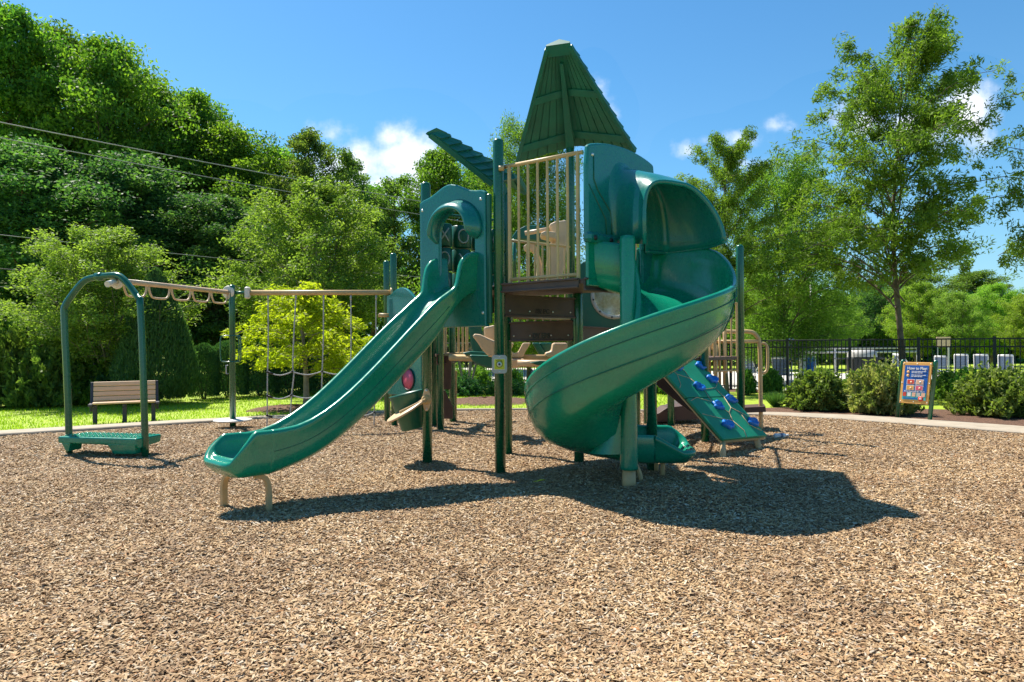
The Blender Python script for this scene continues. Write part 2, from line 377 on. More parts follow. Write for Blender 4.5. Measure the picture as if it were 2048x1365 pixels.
cc = t.ramp(oi.outputs['Random'], [(0, (.07, .038, .02)), (.10, (.26, .15, .062)), (.34, (.47, .29, .13)), (.62, (.60, .405, .20)), (.84, (.70, .53, .32)), (.95, (.78, .68, .52)), (1, (.54, .22, .055))])
mp = t('ShaderNodeMapping'); mp.inputs['Scale'].default_value = (3, 18, 6); t.l.new(p, mp.inputs[0]); n1 = t.noise(2, 4, .6, mp.outputs[0])
cc = t.mixc(t.math('MULTIPLY', n1, .4), cc, (.20, .12, .06, 1)); nl_ = t.noise(.9, 5, .65, oi.outputs['Location']); nl2 = t.noise(3.5, 3, .6, oi.outputs['Location'])
cc = t.mixc(t.math('MULTIPLY', t.ramp(nl_, [(.42, (0, 0, 0)), (.68, (1, 1, 1))]), .55), cc, (.24, .135, .065, 1)); cc = t.mixc(t.math('MULTIPLY', t.ramp(nl2, [(.5, (0, 0, 0)), (.75, (1, 1, 1))]), .35), cc, (.13, .08, .045, 1)); t.bsdf(cc, .8, t.bump(n1, .3, .01)); M['chip'] = m
chips('wood_chips', 210000, 2.3, 7.5, 1.25, .011, .042, .0, 'tan shredded wood chips scattered in front of the slides')
chips('wood_chips', 150000, 7.0, 14.6, 1.0, .016, .045, -.002, 'tan shredded wood chips round the back of the play structure')

# lawn edge tufts
def leaf_mesh(name, C, D, Lh, Wd, mat, tint=None, Nn=None):
    """one four-cornered leaf per row: centre C, axis D, half-length, half-width"""
    n = len(C); rnd = rng.normal(size=(n, 3)) if Nn is None else Nn
    S = np.cross(D, rnd); S /= np.linalg.norm(S, axis=1)[:, None]+1e-9
    Lh = np.broadcast_to(np.asarray(Lh, float), (n,))[:, None]; Wd = np.broadcast_to(np.asarray(Wd, float), (n,))[:, None]
    V = np.empty((n, 4, 3)); V[:, 0] = C-D*Lh; V[:, 1] = C+S*Wd-D*Lh*.15; V[:, 2] = C+D*Lh; V[:, 3] = C-S*Wd-D*Lh*.15
    me = bpy.data.meshes.new(name); me.vertices.add(n*4); me.vertices.foreach_set('co', V.ravel())
    me.loops.add(n*4); me.loops.foreach_set('vertex_index', np.arange(n*4, dtype=np.int32))
    me.polygons.add(n); me.polygons.foreach_set('loop_start', np.arange(0, n*4, 4, dtype=np.int32)); me.polygons.foreach_set('loop_total', np.full(n, 4, dtype=np.int32))
    me.update(calc_edges=True)
    a = me.attributes.new('tint', 'FLOAT', 'FACE'); a.data.foreach_set('value', (rng.random(n) if tint is None else tint).astype(np.float32))
    me.materials.append(mat); return me
def leafmat(name, dark, light, trans=.45, rough=.55, tcol=None):
    m = newmat(name); t = NT(m); at = t('ShaderNodeAttribute', attribute_name='tint'); oi = t('ShaderNodeObjectInfo')
    c = t.ramp(at.outputs['Fac'], [(0, dark), (.55, tuple((a+b_)/2 for a, b_ in zip(dark, light))), (1, light)])
    h = t('ShaderNodeHueSaturation'); t.l.new(c, h.inputs['Color']); t.l.new(t.math('ADD', t.math('MULTIPLY', oi.outputs['Random'], .03), .485), h.inputs['Hue']); t.l.new(t.math('ADD', t.math('MULTIPLY', oi.outputs['Random'], .3), .85), h.inputs['Value'])
    b_ = t('ShaderNodeBsdfPrincipled'); t.l.new(h.outputs[0], b_.inputs['Base Color']); b_.inputs['Roughness'].default_value = rough; b_.inputs['Specular IOR Level'].default_value = .2
    tr = t('ShaderNodeBsdfTranslucent'); g = t('ShaderNodeMix', data_type='RGBA', blend_type='MULTIPLY'); g.inputs[0].default_value = 1; t.l.new(h.outputs[0], g.inputs[6]); g.inputs[7].default_value = (1.3, 1.5, .65, 1)
    t.l.new(g.outputs[2], tr.inputs[0]); mx = t('ShaderNodeMixShader'); mx.inputs[0].default_value = trans; t.l.new(b_.outputs[0], mx.inputs[1]); t.l.new(tr.outputs[0], mx.inputs[2])
    o = t('ShaderNodeOutputMaterial'); t.l.new(mx.outputs[0], o.inputs[0]); return m
LM = {
 'forest': leafmat('forest_leaf', (0.06, 0.155, 0.026), (0.25, 0.38, 0.035), 0.5),
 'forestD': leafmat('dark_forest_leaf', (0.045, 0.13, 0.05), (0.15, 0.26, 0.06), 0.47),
 'mid': leafmat('mid_green_leaf', (0.08, 0.15, 0.035), (0.24, 0.32, 0.06), 0.5),
 'light': leafmat('light_green_leaf', (0.12, 0.19, 0.032), (0.32, 0.4, 0.08), 0.5),
 'lime': leafmat('lime_leaf', (0.26, 0.34, 0.012), (0.52, 0.56, 0.04), 0.55),
 'oak': leafmat('oak_leaf', (0.09, 0.165, 0.024), (0.24, 0.35, 0.045), 0.5),
 'far': leafmat('distant_leaf', (0.16, 0.28, 0.035), (0.36, 0.48, 0.07), 0.5),
 'cone': leafmat('evergreen_leaf', (0.05, 0.14, 0.055), (0.15, 0.28, 0.08), 0.4),
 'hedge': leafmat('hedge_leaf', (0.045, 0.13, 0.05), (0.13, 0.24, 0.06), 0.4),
 'shrub': leafmat('shrub_leaf', (0.1, 0.17, 0.035), (0.32, 0.4, 0.09), 0.45),
 'pinkshrub': leafmat('bronze_tipped_leaf', (0.14, 0.2, 0.045), (0.46, 0.42, 0.17), 0.45),
 'green': leafmat('fresh_shrub_leaf', (0.1, 0.2, 0.03), (0.25, 0.4, 0.07), 0.48),
 'blade': leafmat('grass_blade', (0.18, 0.28, 0.01), (0.4, 0.5, 0.03), 0.45),
}
k = 60000; d = 11+9*rng.random(k)**1.3; x = (rng.random(k)*2-1)*(d*.80+1)
ym = np.interp(x, ET[:, 0], ET[:, 1]); wd = np.interp(x, [-9, -6, -3.5, 0, 3.5, 6, 9], [.62, .5, .16, .1, .14, .8, .95])*1.12; ok = (d > ym+wd+.02) & ((x < 4.6) | (d < 5)); x = x[ok]; d = d[ok]
D = np.c_[rng.normal(0, .35, len(x)), rng.normal(0, .35, len(x)), np.ones(len(x))]; D /= np.linalg.norm(D, axis=1)[:, None]
me = leaf_mesh('grass', np.c_[x, d, np.full(len(x), .0)], D, .022+rng.random(len(x))*.016, .007, LM['blade'])
tag(link(bpy.data.objects.new('grass', me)), 'bright green mown grass behind the playground border', 'grass', kind='stuff')

# ------------------------------------------------------------------ the play structure
OR = Vector((0, 8, 0))
ps = thing('play_structure', OR, 'green play structure with a straight and a spiral slide standing on wood chips', 'play structure')
def XY(px, py, z=0.): return G(px, py, z)
P0 = XY(855, 927); P1 = XY(1001, 948); P1b = XY(1016, 908); P2 = XY(1158, 926)
Bp = Vector((.71, 6.75, 0)); Q2 = Vector((1.55, 7.6, 0)); RP = P(1143, 690, 9.45); RP.z = 0
PC = Vector((1.14, 6.7, 0))      # axis of the spiral
S_ = P(1293, 690, 12.0); T_ = P(1341, 690, 11.7); U_p = P(1409, 690, 9.65); V_p = P(1481, 690, 10.5); W_p = Vector((1.92, 10.55, 0))
L1 = XY(789, 851); L2 = XY(775, 842); B1_ = XY(881, 860); B2_ = XY(905, 844); B3_ = P(868, 690, 11.9)
def post(pt, ztop, r=.058, name='post'):
    x, y = pt[0], pt[1]; mb = MB()
    mb.lathe((x, y, 0), [(0, -.1), (r, -.1), (r, ztop-r*.7), (r*.92, ztop-r*.35), (r*.7, ztop-r*.12), (r*.35, ztop), (0, ztop)], 20)
    return mb.build(name, M['post'], ps)
def zt(py, px, d): return P(px, py, d).z
post(P0, zt(365, 854, P0.y)); p1o = post(P1, zt(278, 994, P1.y)); post(P1b, zt(386, 1011, P1b.y)); post(P2, 2.02)
post((P2.x+.03, P2.y, 0), 2.0, .03, 'post_brace')
post(Q2, 3.0); post(RP, zt(290, 1143, RP.y)); post(U_p, 2.9); post(V_p, zt(490, 1478, V_p.y)); post(T_, 1.25); post(S_, 1.9); post(W_p, 1.3)
post(L1, zt(507, 790, L1.y)); post(L2, zt(522, 778, L2.y)); post(B1_, 2.0); post(B2_, 2.0); post(B3_, 2.2)
LP = XY(466, 861); post(LP, zt(570, 466, LP.y), .05)

def slab(pts, ztop, h, name='deck', mat='brown', fascia=None):
    mb = MB(); mb.plate([Vector((p[0], p[1], ztop)) for p in pts], (0, 0, -.05)); o = mb.build(name, M[mat], ps, bevel=.006); return o
def fascia(a, b, ztop, h, off=(0, 0), inset=.06, th=.035, parent=None, bolts=0, name='fascia', mat='brown'):
    a = Vector((a[0]+off[0], a[1]+off[1], 0)); b = Vector((b[0]+off[0], b[1]+off[1], 0)); d = (b-a).normalized(); a = a+d*inset; b = b-d*inset
    n = Vector((d.y, -d.x, 0))
    if n.y > 0: n = -n
    mb = MB(); prof = [(0, 0), (th, 0), (th, -.02), (.012, -.02), (.012, -h+.02), (th, -h+.02), (th, -h), (0, -h)]
    mb.loft([[q+n*u_+Vector((0, 0, ztop+v_)) for u_, v_ in prof] for q in (a, b)], True, False, True)
    o = mb.build(name, M[mat], parent or ps, bevel=.004)
    for k in range(bolts):
        tt = (.07, .34, .67, .93)[k] if bolts == 4 else (k+.5)/bolts
        q = a.lerp(b, tt)+n*.014+Vector((0, 0, ztop-h*.72)); MB().lathe(q, [(0, .009), (.008, .008), (.011, .004), (.011, 0)], 8, n).build('bolt', M['bolt'], o)
    return o, a, b, n
# upper decks
DZ = 2.05
o = slab([P0, P1, P1b], DZ-.003, .2); 
o = slab([P1, Bp, Q2, P2, P1b], DZ, .2)
fascia(P1, Bp, DZ+.01, .10, (0, -.01), .05)
fascia(Bp, Q2, DZ+.01, .13, (0, 0), .0)
fB, a, b, n = fascia(P1, P2, 1.945, .24, bolts=4)
fC, a2, b2, n2_ = fascia(P1b, P2, 1.69, .25, bolts=4)
slab([P1b, P2, RP], 1.69, .2); fascia(P1, P1b, DZ-.05, .2); fascia(P0, P1b, DZ-.05, .2)
fascia(P2, W_p, 1.62, .2, inset=.08)
def text(s_, size, pos, xdir, up, mat, parent, depth=.002, name='lettering', bold=.0, align='CENTER'):
    cu = bpy.data.curves.new(name, 'FONT'); cu.body = s_; cu.size = size; cu.extrude = depth; cu.offset = bold; cu.align_x = align; cu.align_y = 'CENTER'
    tmp = bpy.data.objects.new(name, cu); COL.objects.link(tmp); dg = bpy.context.evaluated_depsgraph_get(); dg.update()
    me = bpy.data.meshes.new_from_object(tmp.evaluated_get(dg)); bpy.data.objects.remove(tmp); me.materials.clear(); me.materials.append(mat)
    x = Vector(xdir).normalized(); z = Vector(up).normalized(); z = (z-x*z.dot(x)).normalized(); y_ = x.cross(z)   # y_ points away from the reader
    q = parent
    while q.parent is not None: q = q.parent
    org = ORG.get(q.name, Vector((0, 0, 0)))
    mat4 = Matrix((x, z, x.cross(z))).transposed().to_4x4(); mat4.translation = Vector(pos)-org
    me.transform(mat4); o = link(bpy.data.objects.new(name, me), parent); return o
q = a.lerp(b, .52)+n*.016; q.z = 1.945-.172
text('?B? PC', .075, q, b-a, (0, 0, 1), M['brownD'], fB, .001, bold=.002)
q = a2.lerp(b2, .51)+n2_*.016; q.z = 1.69-.185
text('DY EBS', .085, q, b2-a2, (0, 0, 1), M['black'], fC, .001, bold=.004)

# barriers: a frame of tube with upright bars
def barrier(a, b, z0, z1, nb, r=.019, rb=.013, name='barrier', ext=.0, mat='tan', ends=True):
    a = Vector((a[0], a[1], 0)); b = Vector((b[0], b[1], 0)); d = (b-a).normalized()
    mb = MB(); top = [a+Vector((0, 0, z1))-d*ext, b+Vector((0, 0, z1))+d*ext]; mb.tube(top, r, 12); root = mb.build(name, M[mat], ps)
    MB().tube([a+Vector((0, 0, z0+.04)), b+Vector((0, 0, z0+.04))], r*.9, 12).build('rail', M[mat], root)
    for k in range(nb):
        tt = k/(nb-1); q = a.lerp(b, tt); rr_ = r if k in (0, nb-1) and ends else rb
        MB().tube([q+Vector((0, 0, z0)), q+Vector((0, 0, z1))], rr_, 10, cap=False).build('bar', M[mat], root)
    return root
A_ = P(1020, 560, 7.33); B_ = P(1157, 555, 6.85)
br = barrier(A_, B_, DZ+.01, 3.32, 8, .021, .015, ext=.06)
MB().lathe(P(1003, 337, 7.33), [(0, -.03), (.026, -.03), (.03, 0), (.026, .03), (0, .03)], 12, (1, 0, 0)).build('clamp', M['tan'], br)
barrier(P(1022, 482, P1b.y+.05), P(1144, 497, RP.y-.02), 1.71, P(1022, 482, P1b.y+.05).z, 9, .017, .012)
barrier(P(1271, 560, 8.9), P(1300, 560, 10.2), 1.5, 2.9, 3, .02, .015)

# ---------------- arch panel at the head of the straight slide
ua = (P1-P0).normalized(); un = Vector((ua.y, -ua.x, 0))     # un points to the camera side
if un.y > 0: un = -un
def AP(s, z, o=0.): q = P0+ua*s+un*(.075+o); return Vector((q.x, q.y, z))
WP = (P1-P0).length
sc_, hw = .61, .27                 # centre and half width of the opening
sl, sr = .03, WP-.08
inner = []; outer = []
zs, ztp = 2.63, 2.90
for k in range(41):
    tt = k/40
    if tt < .3: q = tt/.3; inner.append((sc_-hw, lerp(2.03, zs, q))); outer.append((sl, lerp(1.60, 3.0, q)))
    elif tt > .7: q = (tt-.7)/.3; inner.append((sc_+hw, lerp(zs, 2.03, q))); outer.append((sr, lerp(3.0, 1.60, q)))
    else:
        q = (tt-.3)/.4; an = math.pi*(1-q); inner.append((sc_+hw*math.cos(an), zs+(ztp-zs)*math.sin(an)**.85))
        s_x = lerp(sl, sr, q); outer.append((s_x, 3.08+.135*math.exp(-((s_x-.50)/.25)**2) if .02 < q < .98 else 3.06))
mb = MB(); T = .055
fr = [AP(s, z, T) for s, z in outer]; fi = [AP(s, z, T) for s, z in inner]; bo = [AP(s, z, 0) for s, z in outer]; bi = [AP(s, z, 0) for s, z in inner]
fm = [AP(lerp(s, s2, .12), lerp(z, z2, .08), T+.004) for (s, z), (s2, z2) in zip(outer, inner)]
mb.loft([bo, fr, fm, fi, bi, bo], False, False); mb.plate([AP(sl, 1.6, 0), AP(sr, 1.6, 0), AP(sc_+hw, 2.035, 0), AP(sc_-hw, 2.035, 0)], un*(T-.003))
ap = mb.build('arch_panel', M['plastic2'], ps, bevel=.012)
# rounded hood rim standing out of the panel over the opening
secs = []
for k in range(33):
    q = k/32; an = math.pi*(1-q) if .12 < q < .88 else None
    if q <= .12: c_ = (sc_-hw, lerp(2.56, zs, q/.12)); dr = (-1, 0)
    elif q >= .88: c_ = (sc_+hw, lerp(zs, 2.56, (q-.88)/.12)); dr = (1, 0)
    else:
        an = math.pi*(1-(q-.12)/.76); c_ = (sc_+hw*math.cos(an), zs+(ztp-zs)*math.sin(an)**.85); dr = (math.cos(an), math.sin(an))
    ft = min(1, min(q, 1-q)/.14)**.6; pr = .17*ft
    sec = []
    for (o_, rr_) in ((T, .125), (T+.03, .100), (T+pr*.75, .07), (T+pr, .03), (T+pr+.006, .005), (T+pr*.7, -.006), (T, -.004)):
        sec.append(AP(c_[0]+dr[0]*rr_*(.3+.7*ft), c_[1]+dr[1]*rr_*(.3+.7*ft), o_))
    secs.append(sec)
MB().loft(secs, True, True, True).build('arch_hood', M['plastic2'], ap)
for s, z in ((.08, 2.97), (WP-.14, 2.98), (WP-.12, 1.75)):
    MB().lathe(AP(s, z, T), [(0, .014), (.012, .012), (.018, .005), (.018, 0)], 10, un).build('bolt', M['bolt'], ap)
MB().box(AP(WP-.055, 2.33, .02), (.05, .05, 1.4), Matrix.Rotation(math.atan2(ua.y, ua.x), 3, 'Z'), .01).build('side_flange', M['plasticD'], ap)

# ---------------- tic-tac-toe drums behind the arch
ub = (P1b-P0); ubn = ub.normalized(); rt = Vector((ubn.y, -ubn.x, 0))
ttr = MB().tube([Vector((P0.x, P0.y, 2.98)), Vector((P1b.x, P1b.y, 2.98))], .018, 10).build('drum_panel', M['post'], ps)
for cxi, tt in enumerate((.19, .42, .65, .86)):
    q = P0+ub*tt
    for rz_, z in enumerate((2.72, 2.43, 2.14)):
        dr = MB().lathe((q.x, q.y, z), [(0, -.135), (.11, -.135), (.118, -.125), (.118, .125), (.11, .135), (0, .135)], 22).build('drum', M['plasticD'], ttr)
        kind = (('X', 'O', 'O'), ('O', 'X', 'X'), ('X', 'O', 'X'), ('O', 'X', 'O'))[cxi][rz_]
        f0 = Vector((q.x, q.y, z)); n_ = (Vector((0, 0, 0))-Vector((q.x, q.y, 0))).normalized(); n_ = (n_+Vector((.25, 0, 0))).normalized(); s_ = Vector((-n_.y, n_.x, 0))
        def cyl(a_, h_): ang_ = a_/.118; return f0+(n_*math.cos(ang_)+s_*math.sin(ang_))*.1195+Vector((0, 0, h_))
        mk = MB()
        if kind == 'O': mk.tube([cyl(.062*math.cos(w), .082*math.sin(w)) for w in np.linspace(0, 2*math.pi, 17)[:-1]], .009, 6, closed=True)
        else:
            mk.tube([cyl(w*.055, w*.08) for w in np.linspace(-1, 1, 7)], .010, 6); mk.tube([cyl(-w*.055, w*.08) for w in np.linspace(-1, 1, 7)], .010, 6)
        mk.build('mark', M['mark'], dr)

# ---------------- straight slide
SA = R(-44); sp = Vector((math.cos(SA), math.sin(SA), 0)); sD = Vector((math.sin(SA), -math.cos(SA), 0)); SW = .62
SM = Vector((P0.x+ua.x*sc_, P0.y+ua.y*sc_, 0))+un*.05
def side_fit(pts, s):
    out = []
    for (px, py) in pts:
        u, v = uv(px, py); k_ = u/F; b_ = SM+sp*(s*SW/2); tt = (b_.x-k_*b_.y)/(k_*sD.y-sD.x); d_ = b_.y+tt*sD.y; out.append((tt, CH-v/F*d_))
    out.sort(); return out
wingA = side_fit([(888, 517), (876, 515), (860, 522), (851, 536), (848, 550), (846, 578), (838, 589), (825, 601)], -1)
wingB = side_fit([(951, 504), (935, 507), (923, 517), (918, 532), (915.5, 555), (911, 570), (904, 578), (879, 596)], 1)
lipA = side_fit([(800, 624), (745, 678), (693, 729), (623, 796), (588, 826), (541, 849), (459, 864)], -1)
lipB = side_fit([(880, 592), (800, 679), (746, 732), (693, 788), (658, 817), (605, 843), (564, 858)], 1)
botB = side_fit([(900, 652), (850, 705), (800, 757), (700, 859), (630, 908), (563, 932)], 1)
def smoothed(l, deg=3):
    x_ = np.array([p[0] for p in l]); y_ = np.array([p[1] for p in l]); c_ = np.polyfit(x_, y_, deg); g_ = np.linspace(x_[0], x_[-1], 14); return list(zip(g_, np.polyval(c_, g_)))
lipA = smoothed(lipA, 4); lipB = smoothed(lipB, 4); botB = smoothed(botB, 3)
TE = 2.72
def zl(tt, side):
    src = lipA if side < 0 else lipB
    xs_ = [p[0] for p in src]; ys_ = [p[1] for p in src]
    wg = wingA if side < 0 else wingB; w0 = [p[0] for p in wg]; wz = [p[1] for p in wg]
    xs2 = [-.2]+list(w0)+[x_ for x_ in xs_ if x_ > w0[-1]+.10]+[TE+.1]; ys2 = [wz[0]]+list(wz)+[y_ for x_, y_ in zip(xs_, ys_) if x_ > w0[-1]+.10]
    ys2 += [ys2[-1]-.02]
    o_ = np.argsort(xs2); X_ = np.array(xs2)[o_]; Y_ = np.array(ys2)[o_]
    return float(np.mean([np.interp(tt+e_, X_, Y_) for e_ in (-.016, -.008, 0, .008, .016)]))
bx = [p[0] for p in botB]; bz = [p[1] for p in botB]
def zbed(tt):
    X_ = [-.1, .15, .35]+[x_ for x_ in bx if .5 < x_ < 2.3]+[TE-.28, TE]; Y_ = [DZ-.02, DZ-.04, 1.85]+[z_+.055 for x_, z_ in zip(bx, bz) if .5 < x_ < 2.3]+[.40, .395]
    return float(np.mean([np.interp(tt+e_, X_, Y_) for e_ in (-.12, -.06, 0, .06, .12)]))
def wallprof(h, zb, zt_, und):
    """half section from the bed (inner) over the lip to the underside, u measured outwards"""
    return [(h-.16, zb+.002), (h-.09, zb+.018), (h-.055, zb+.07), (h-.042, lerp(zb+.05, zt_, .6)), (h-.032, zt_-.02), (h-.012, zt_), (h+.018, zt_-.006), (h+.030, zt_-.035), (h+.016, zt_-.065), (h, lerp(und, zt_, .45)), (h-.012, und+.06), (h-.06, und+.012), (h-.14, und)]
def ulip(org_, fd_, sd_v, h, Lf, rc, zb, und, ztop, parent):
    """the rounded end of a slide: wall and lip swept round three sides, with its floor"""
    path = []
    for k in range(6): path.append((-h, (Lf-rc)*k/6, -1, 0))
    for k in range(9): a_ = math.pi-math.pi/2*k/8; path.append((-h+rc+rc*math.cos(a_), Lf-rc+rc*math.sin(a_), math.cos(a_), math.sin(a_)))
    for k in range(1, 6): path.append((lerp(-h+rc, h-rc, k/6), Lf, 0, 1))
    for k in range(9): a_ = math.pi/2-math.pi/2*k/8; path.append((h-rc+rc*math.cos(a_), Lf-rc+rc*math.sin(a_), math.cos(a_), math.sin(a_)))
    for k in range(6): path.append((h, (Lf-rc)*(1-(k+1)/6), 1, 0))
    secs = []; n_ = len(path)
    for i, (u_, f_, nu, nf) in enumerate(path):
        zt_ = ztop(i/(n_-1)); sec = []
        for o_, z_ in wallprof(0, zb, zt_, und): p_ = org_+sd_v*(u_+nu*o_)+fd_*(f_+nf*o_); sec.append(Vector((p_.x, p_.y, z_)))
        secs.append(sec)
    mb = MB().loft(secs, False, True)
    mb.add([q[0] for q in secs], [tuple(range(n_))], True); mb.add([q[-1] for q in secs], [tuple(range(n_))], True)
    return mb.build('slide_lip', M['plastic'], parent)
secs = []; nts = 105; TJ = TE-.30
for i in range(nts+1):
    tt = -.04+(TJ+.045)*(.36*i/50 if i < 50 else .36+.64*(i-50)/(nts-50)); zb = zbed(tt); zA = zl(tt, -1); zB = zl(tt, 1); h = SW/2; und = zb-.06-.042*min(1, max(0, tt/.5))
    pa_ = wallprof(h, zb, zA, und); pb_ = wallprof(h, zb, zB, und)
    prof = [(-u_, z_) for u_, z_ in pa_]+[(0, und-.004)]+[(u_, z_) for u_, z_ in reversed(pb_)]+[(0, zb)]
    c_ = SM+sD*tt
    secs.append([Vector((c_.x+sp.x*u_, c_.y+sp.y*u_, z_)) for u_, z_ in prof])
ss = MB().loft(secs, True, True, True).build('straight_slide', M['plastic'], ps)
def zt_end(f_):
    if f_ < .5: return lerp(zl(TJ, -1), .455, min(1, max(0, (f_-.15)/.21))) if f_ < .36 else .455
    return lerp(.455, zl(TJ, 1), min(1, max(0, (f_-.67)/.17)))
ulip(SM+sD*TJ, sD, sp, SW/2, .34, .17, zbed(TJ), zbed(TJ)-.102, zt_end, ss)
# moulding grooves on the outer side of the slide
for fr_ in (.45, .72):
    pts = []
    for i in range(24):
        tt = .45+(1.95)*i/23; zb = zbed(tt)-.05; z_ = lerp(zb, zl(tt, 1), fr_); c_ = SM+sD*tt+sp*(SW/2+.004); pts.append(Vector((c_.x, c_.y, z_)))
    MB().tube(pts, .0035, 5).build('mould_line', M['plasticD'], ss)
for sx in (-1, 1):        # arched tan legs
    f = XY(448, 1010) if sx < 0 else XY(538, 1019); c_ = SM+sD*(TE-.40)+sp*(sx*.08); topz = .33
    m_ = Vector((c_.x, c_.y, topz)); fo = Vector((f.x, f.y, 0))
    m_ = P(482, 950, 5.92) if sx < 0 else P(508, 950, 5.78); m_.z = .30
    pth = [m_, m_.lerp(fo, .45)+Vector((0, 0, .30*.45-.006)), Vector((lerp(m_.x, fo.x, .86), lerp(m_.y, fo.y, .86), .30-.05)), Vector((fo.x, fo.y, .30-.14)), fo+Vector((0, 0, .08)), fo+Vector((0, 0, -.06))]
    mb = MB(); pth = bez(pth, 4); dv = (fo-m_); dv.z = 0; dv.normalize(); pe = Vector((-dv.y, dv.x, 0)); secs = []
    for i, q in enumerate(pth):
        d_ = (pth[min(i+1, len(pth)-1)]-pth[max(i-1, 0)]).normalized(); w_ = d_.cross(pe).normalized()
        secs.append([q+pe*.028+w_*.02, q-pe*.028+w_*.02, q-pe*.028-w_*.02, q+pe*.028-w_*.02])
    mb.loft(secs, True, False, True).build('leg', M['tan'], ss, bevel=.006)

# ---------------- spiral slide
def SP(th, r, z): a_ = R(th); return Vector((PC.x+r*math.cos(a_), PC.y+r*math.sin(a_), z))
LT = ([-270, -225, -180, -135, -90, -45, -20, -8, 2, 10, 18, 120], [.50, .68, .985, 1.345, 1.65, 1.87, 1.96, 2.04, 2.20, 2.36, 2.41, 2.42])
FT = ([-270, -225, -180, -135, -90, -45, 0, 45, 120], [.265, .34, .49, .79, 1.06, 1.35, 1.62, 1.90, 2.03])
IN_ = ([-270, -180, -90, 0, 30, 60, 120], [.25, .32, .36, .36, .40, .42, .38])
def cprof(r0, r1, zf, zo, zi):
    """closed section of the chute between an inner wall at r0 and an outer wall at r1"""
    w = r1-r0; L = []
    L += [(r0+.30*w, zf), (r0+.16*w, zf+.03), (r0+.07*w, zf+.12), (r0+.045, lerp(zf+.12, zi, .7)), (r0+.03, zi-.01), (r0, zi), (r0-.012, zi-.03), (r0-.004, lerp(zf, zi, .4)), (r0+.05*w, zf-.03), (r0+.20*w, zf-.075), (r0+.42*w, zf-.09)]
    L += [(r0+.62*w, zf-.08), (r0+.80*w, zf-.03), (r0+.91*w, zf+.07), (r0+.975*w, lerp(zf, zo, .42)), (r1+.012, lerp(zf, zo, .70)), (r1+.008, zo-.07), (r1+.026, zo-.04), (r1+.018, zo-.008), (r1-.012, zo), (r1-.032, zo-.03), (r1-.045, lerp(zf, zo, .7)), (r1-.075, lerp(zf, zo, .38)), (r0+.85*w, zf+.09), (r0+.72*w, zf+.025), (r0+.5*w, zf)]
    return L
secs = []
mdir = (Q2-Bp).normalized()
def msec(t_in, t_out, zf, zo, zi, fwd=0.):
    nrm = Vector((mdir.y, -mdir.x, 0)); out = []
    for r_, z_ in cprof(0, 1, zf, zo, zi):
        q = Bp+mdir*lerp(t_in, t_out, r_)+nrm*fwd; out.append(Vector((q.x, q.y, z_)))
    return out
s0 = msec(.10, .98, 2.04, 2.45, 2.45, -.02)
th0 = 62; s1 = [SP(th0, r_, z_) for r_, z_ in cprof(.10, 1.0, interp(th0, *FT), interp(th0, *LT), interp(th0, *FT)+.46)]
for k in range(6):
    tt = k/6; secs.append([a_.lerp(b_, tt) for a_, b_ in zip(s0, s1)])
th = th0
while th >= -270:
    zf = sinterp(th, *FT); zo = sinterp(th, *LT); zi = zf+interp(th, *IN_)
    secs.append([SP(th, r_, z_) for r_, z_ in cprof(.085, 1.0, zf, zo, zi)]); th -= 5
XE = 1.83; HX = R(-6)          # the run-out heads right, turned a little towards the front
fdx = Vector((math.cos(HX), math.sin(HX), 0)); sdx = Vector((math.sin(HX), -math.cos(HX), 0))      # sdx points to the camera side
o0 = Vector((PC.x, PC.y+.635, 0)); XJ = (XE-PC.x)-.34
for k in range(1, 13):
    tt = k/12; f_ = XJ*tt; hh_ = lerp(.4575, .36, tt); off_ = lerp(-.0925, .0, tt)
    zf = lerp(.265, .225, tt); zo = lerp(.50, .49, tt); zi = lerp(.50, .47, tt)
    sec = []
    for r_, z_ in cprof(-hh_, hh_, zf, zo, zi): p_ = o0+fdx*f_+sdx*(-r_)+sdx*(off_*0)+Vector((0, (.5425-.635)*(1-tt), 0)); sec.append(Vector((p_.x, p_.y, z_)))
    secs.append(sec)
sp_s = MB().loft(secs, True, True, True).build('spiral_slide', M['plastic'], ps)
def zt_x(f_):
    if f_ < .5: return lerp(.49, .315, min(1, max(0, (f_-.16)/.24)))
    return lerp(.315, .47, min(1, max(0, (f_-.80)/.20)))
ulip(o0+fdx*XJ, fdx, sdx, .36, .40, .15, .225, .165, zt_x, sp_s)
# seams on the outer wall
for fr_, r_ in ((.74, 1.016), (.40, .988)):
    MB().tube([SP(th_, r_, lerp(sinterp(th_, *FT), sinterp(th_, *LT), fr_)) for th_ in range(0, -232, -6)], .004, 5).build('mould_line', M['plasticD'], sp_s)
MB().tube([SP(-28, r_, z_) for r_, z_ in cprof(.085, 1.004, sinterp(-28, *FT), sinterp(-28, *LT), 1)[11:17]], .005, 5).build('mould_line', M['plasticD'], sp_s)
# centre pole of the spiral, its skirt and foot
MB().lathe((PC.x, PC.y, 0), [(0, .17), (.088, .17), (.09, .2), (.082, .7), (.078, 1.2), (.078, 2.42), (.07, 2.46), (0, 2.46)], 24).build('centre_pole', M['plastic'], sp_s)
MB().lathe((PC.x, PC.y, 0), [(0, -.1), (.066, -.1), (.066, .18), (0, .18)], 20).build('pole_foot', M['tan'], sp_s)
sk = []
for th_ in range(-290, -164, 5):
    e_ = max(0., (th_+195)/30.); g_ = 1-e_**2; zt2 = interp(th_, [-270, -180, -120], [.85, 1.0, 1.12])
    sk.append([SP(th_, .08+rr_*g_, z_) for rr_, z_ in ((.0, zt2), (.02, lerp(.3, zt2, .75)), (.07, lerp(.3, zt2, .5)), (.16, lerp(.3, zt2, .28)), (.26, lerp(.3, zt2, .1)), (.32, .32))])
MB().loft(sk, False, True).build('pole_skirt', M['plastic'], sp_s)
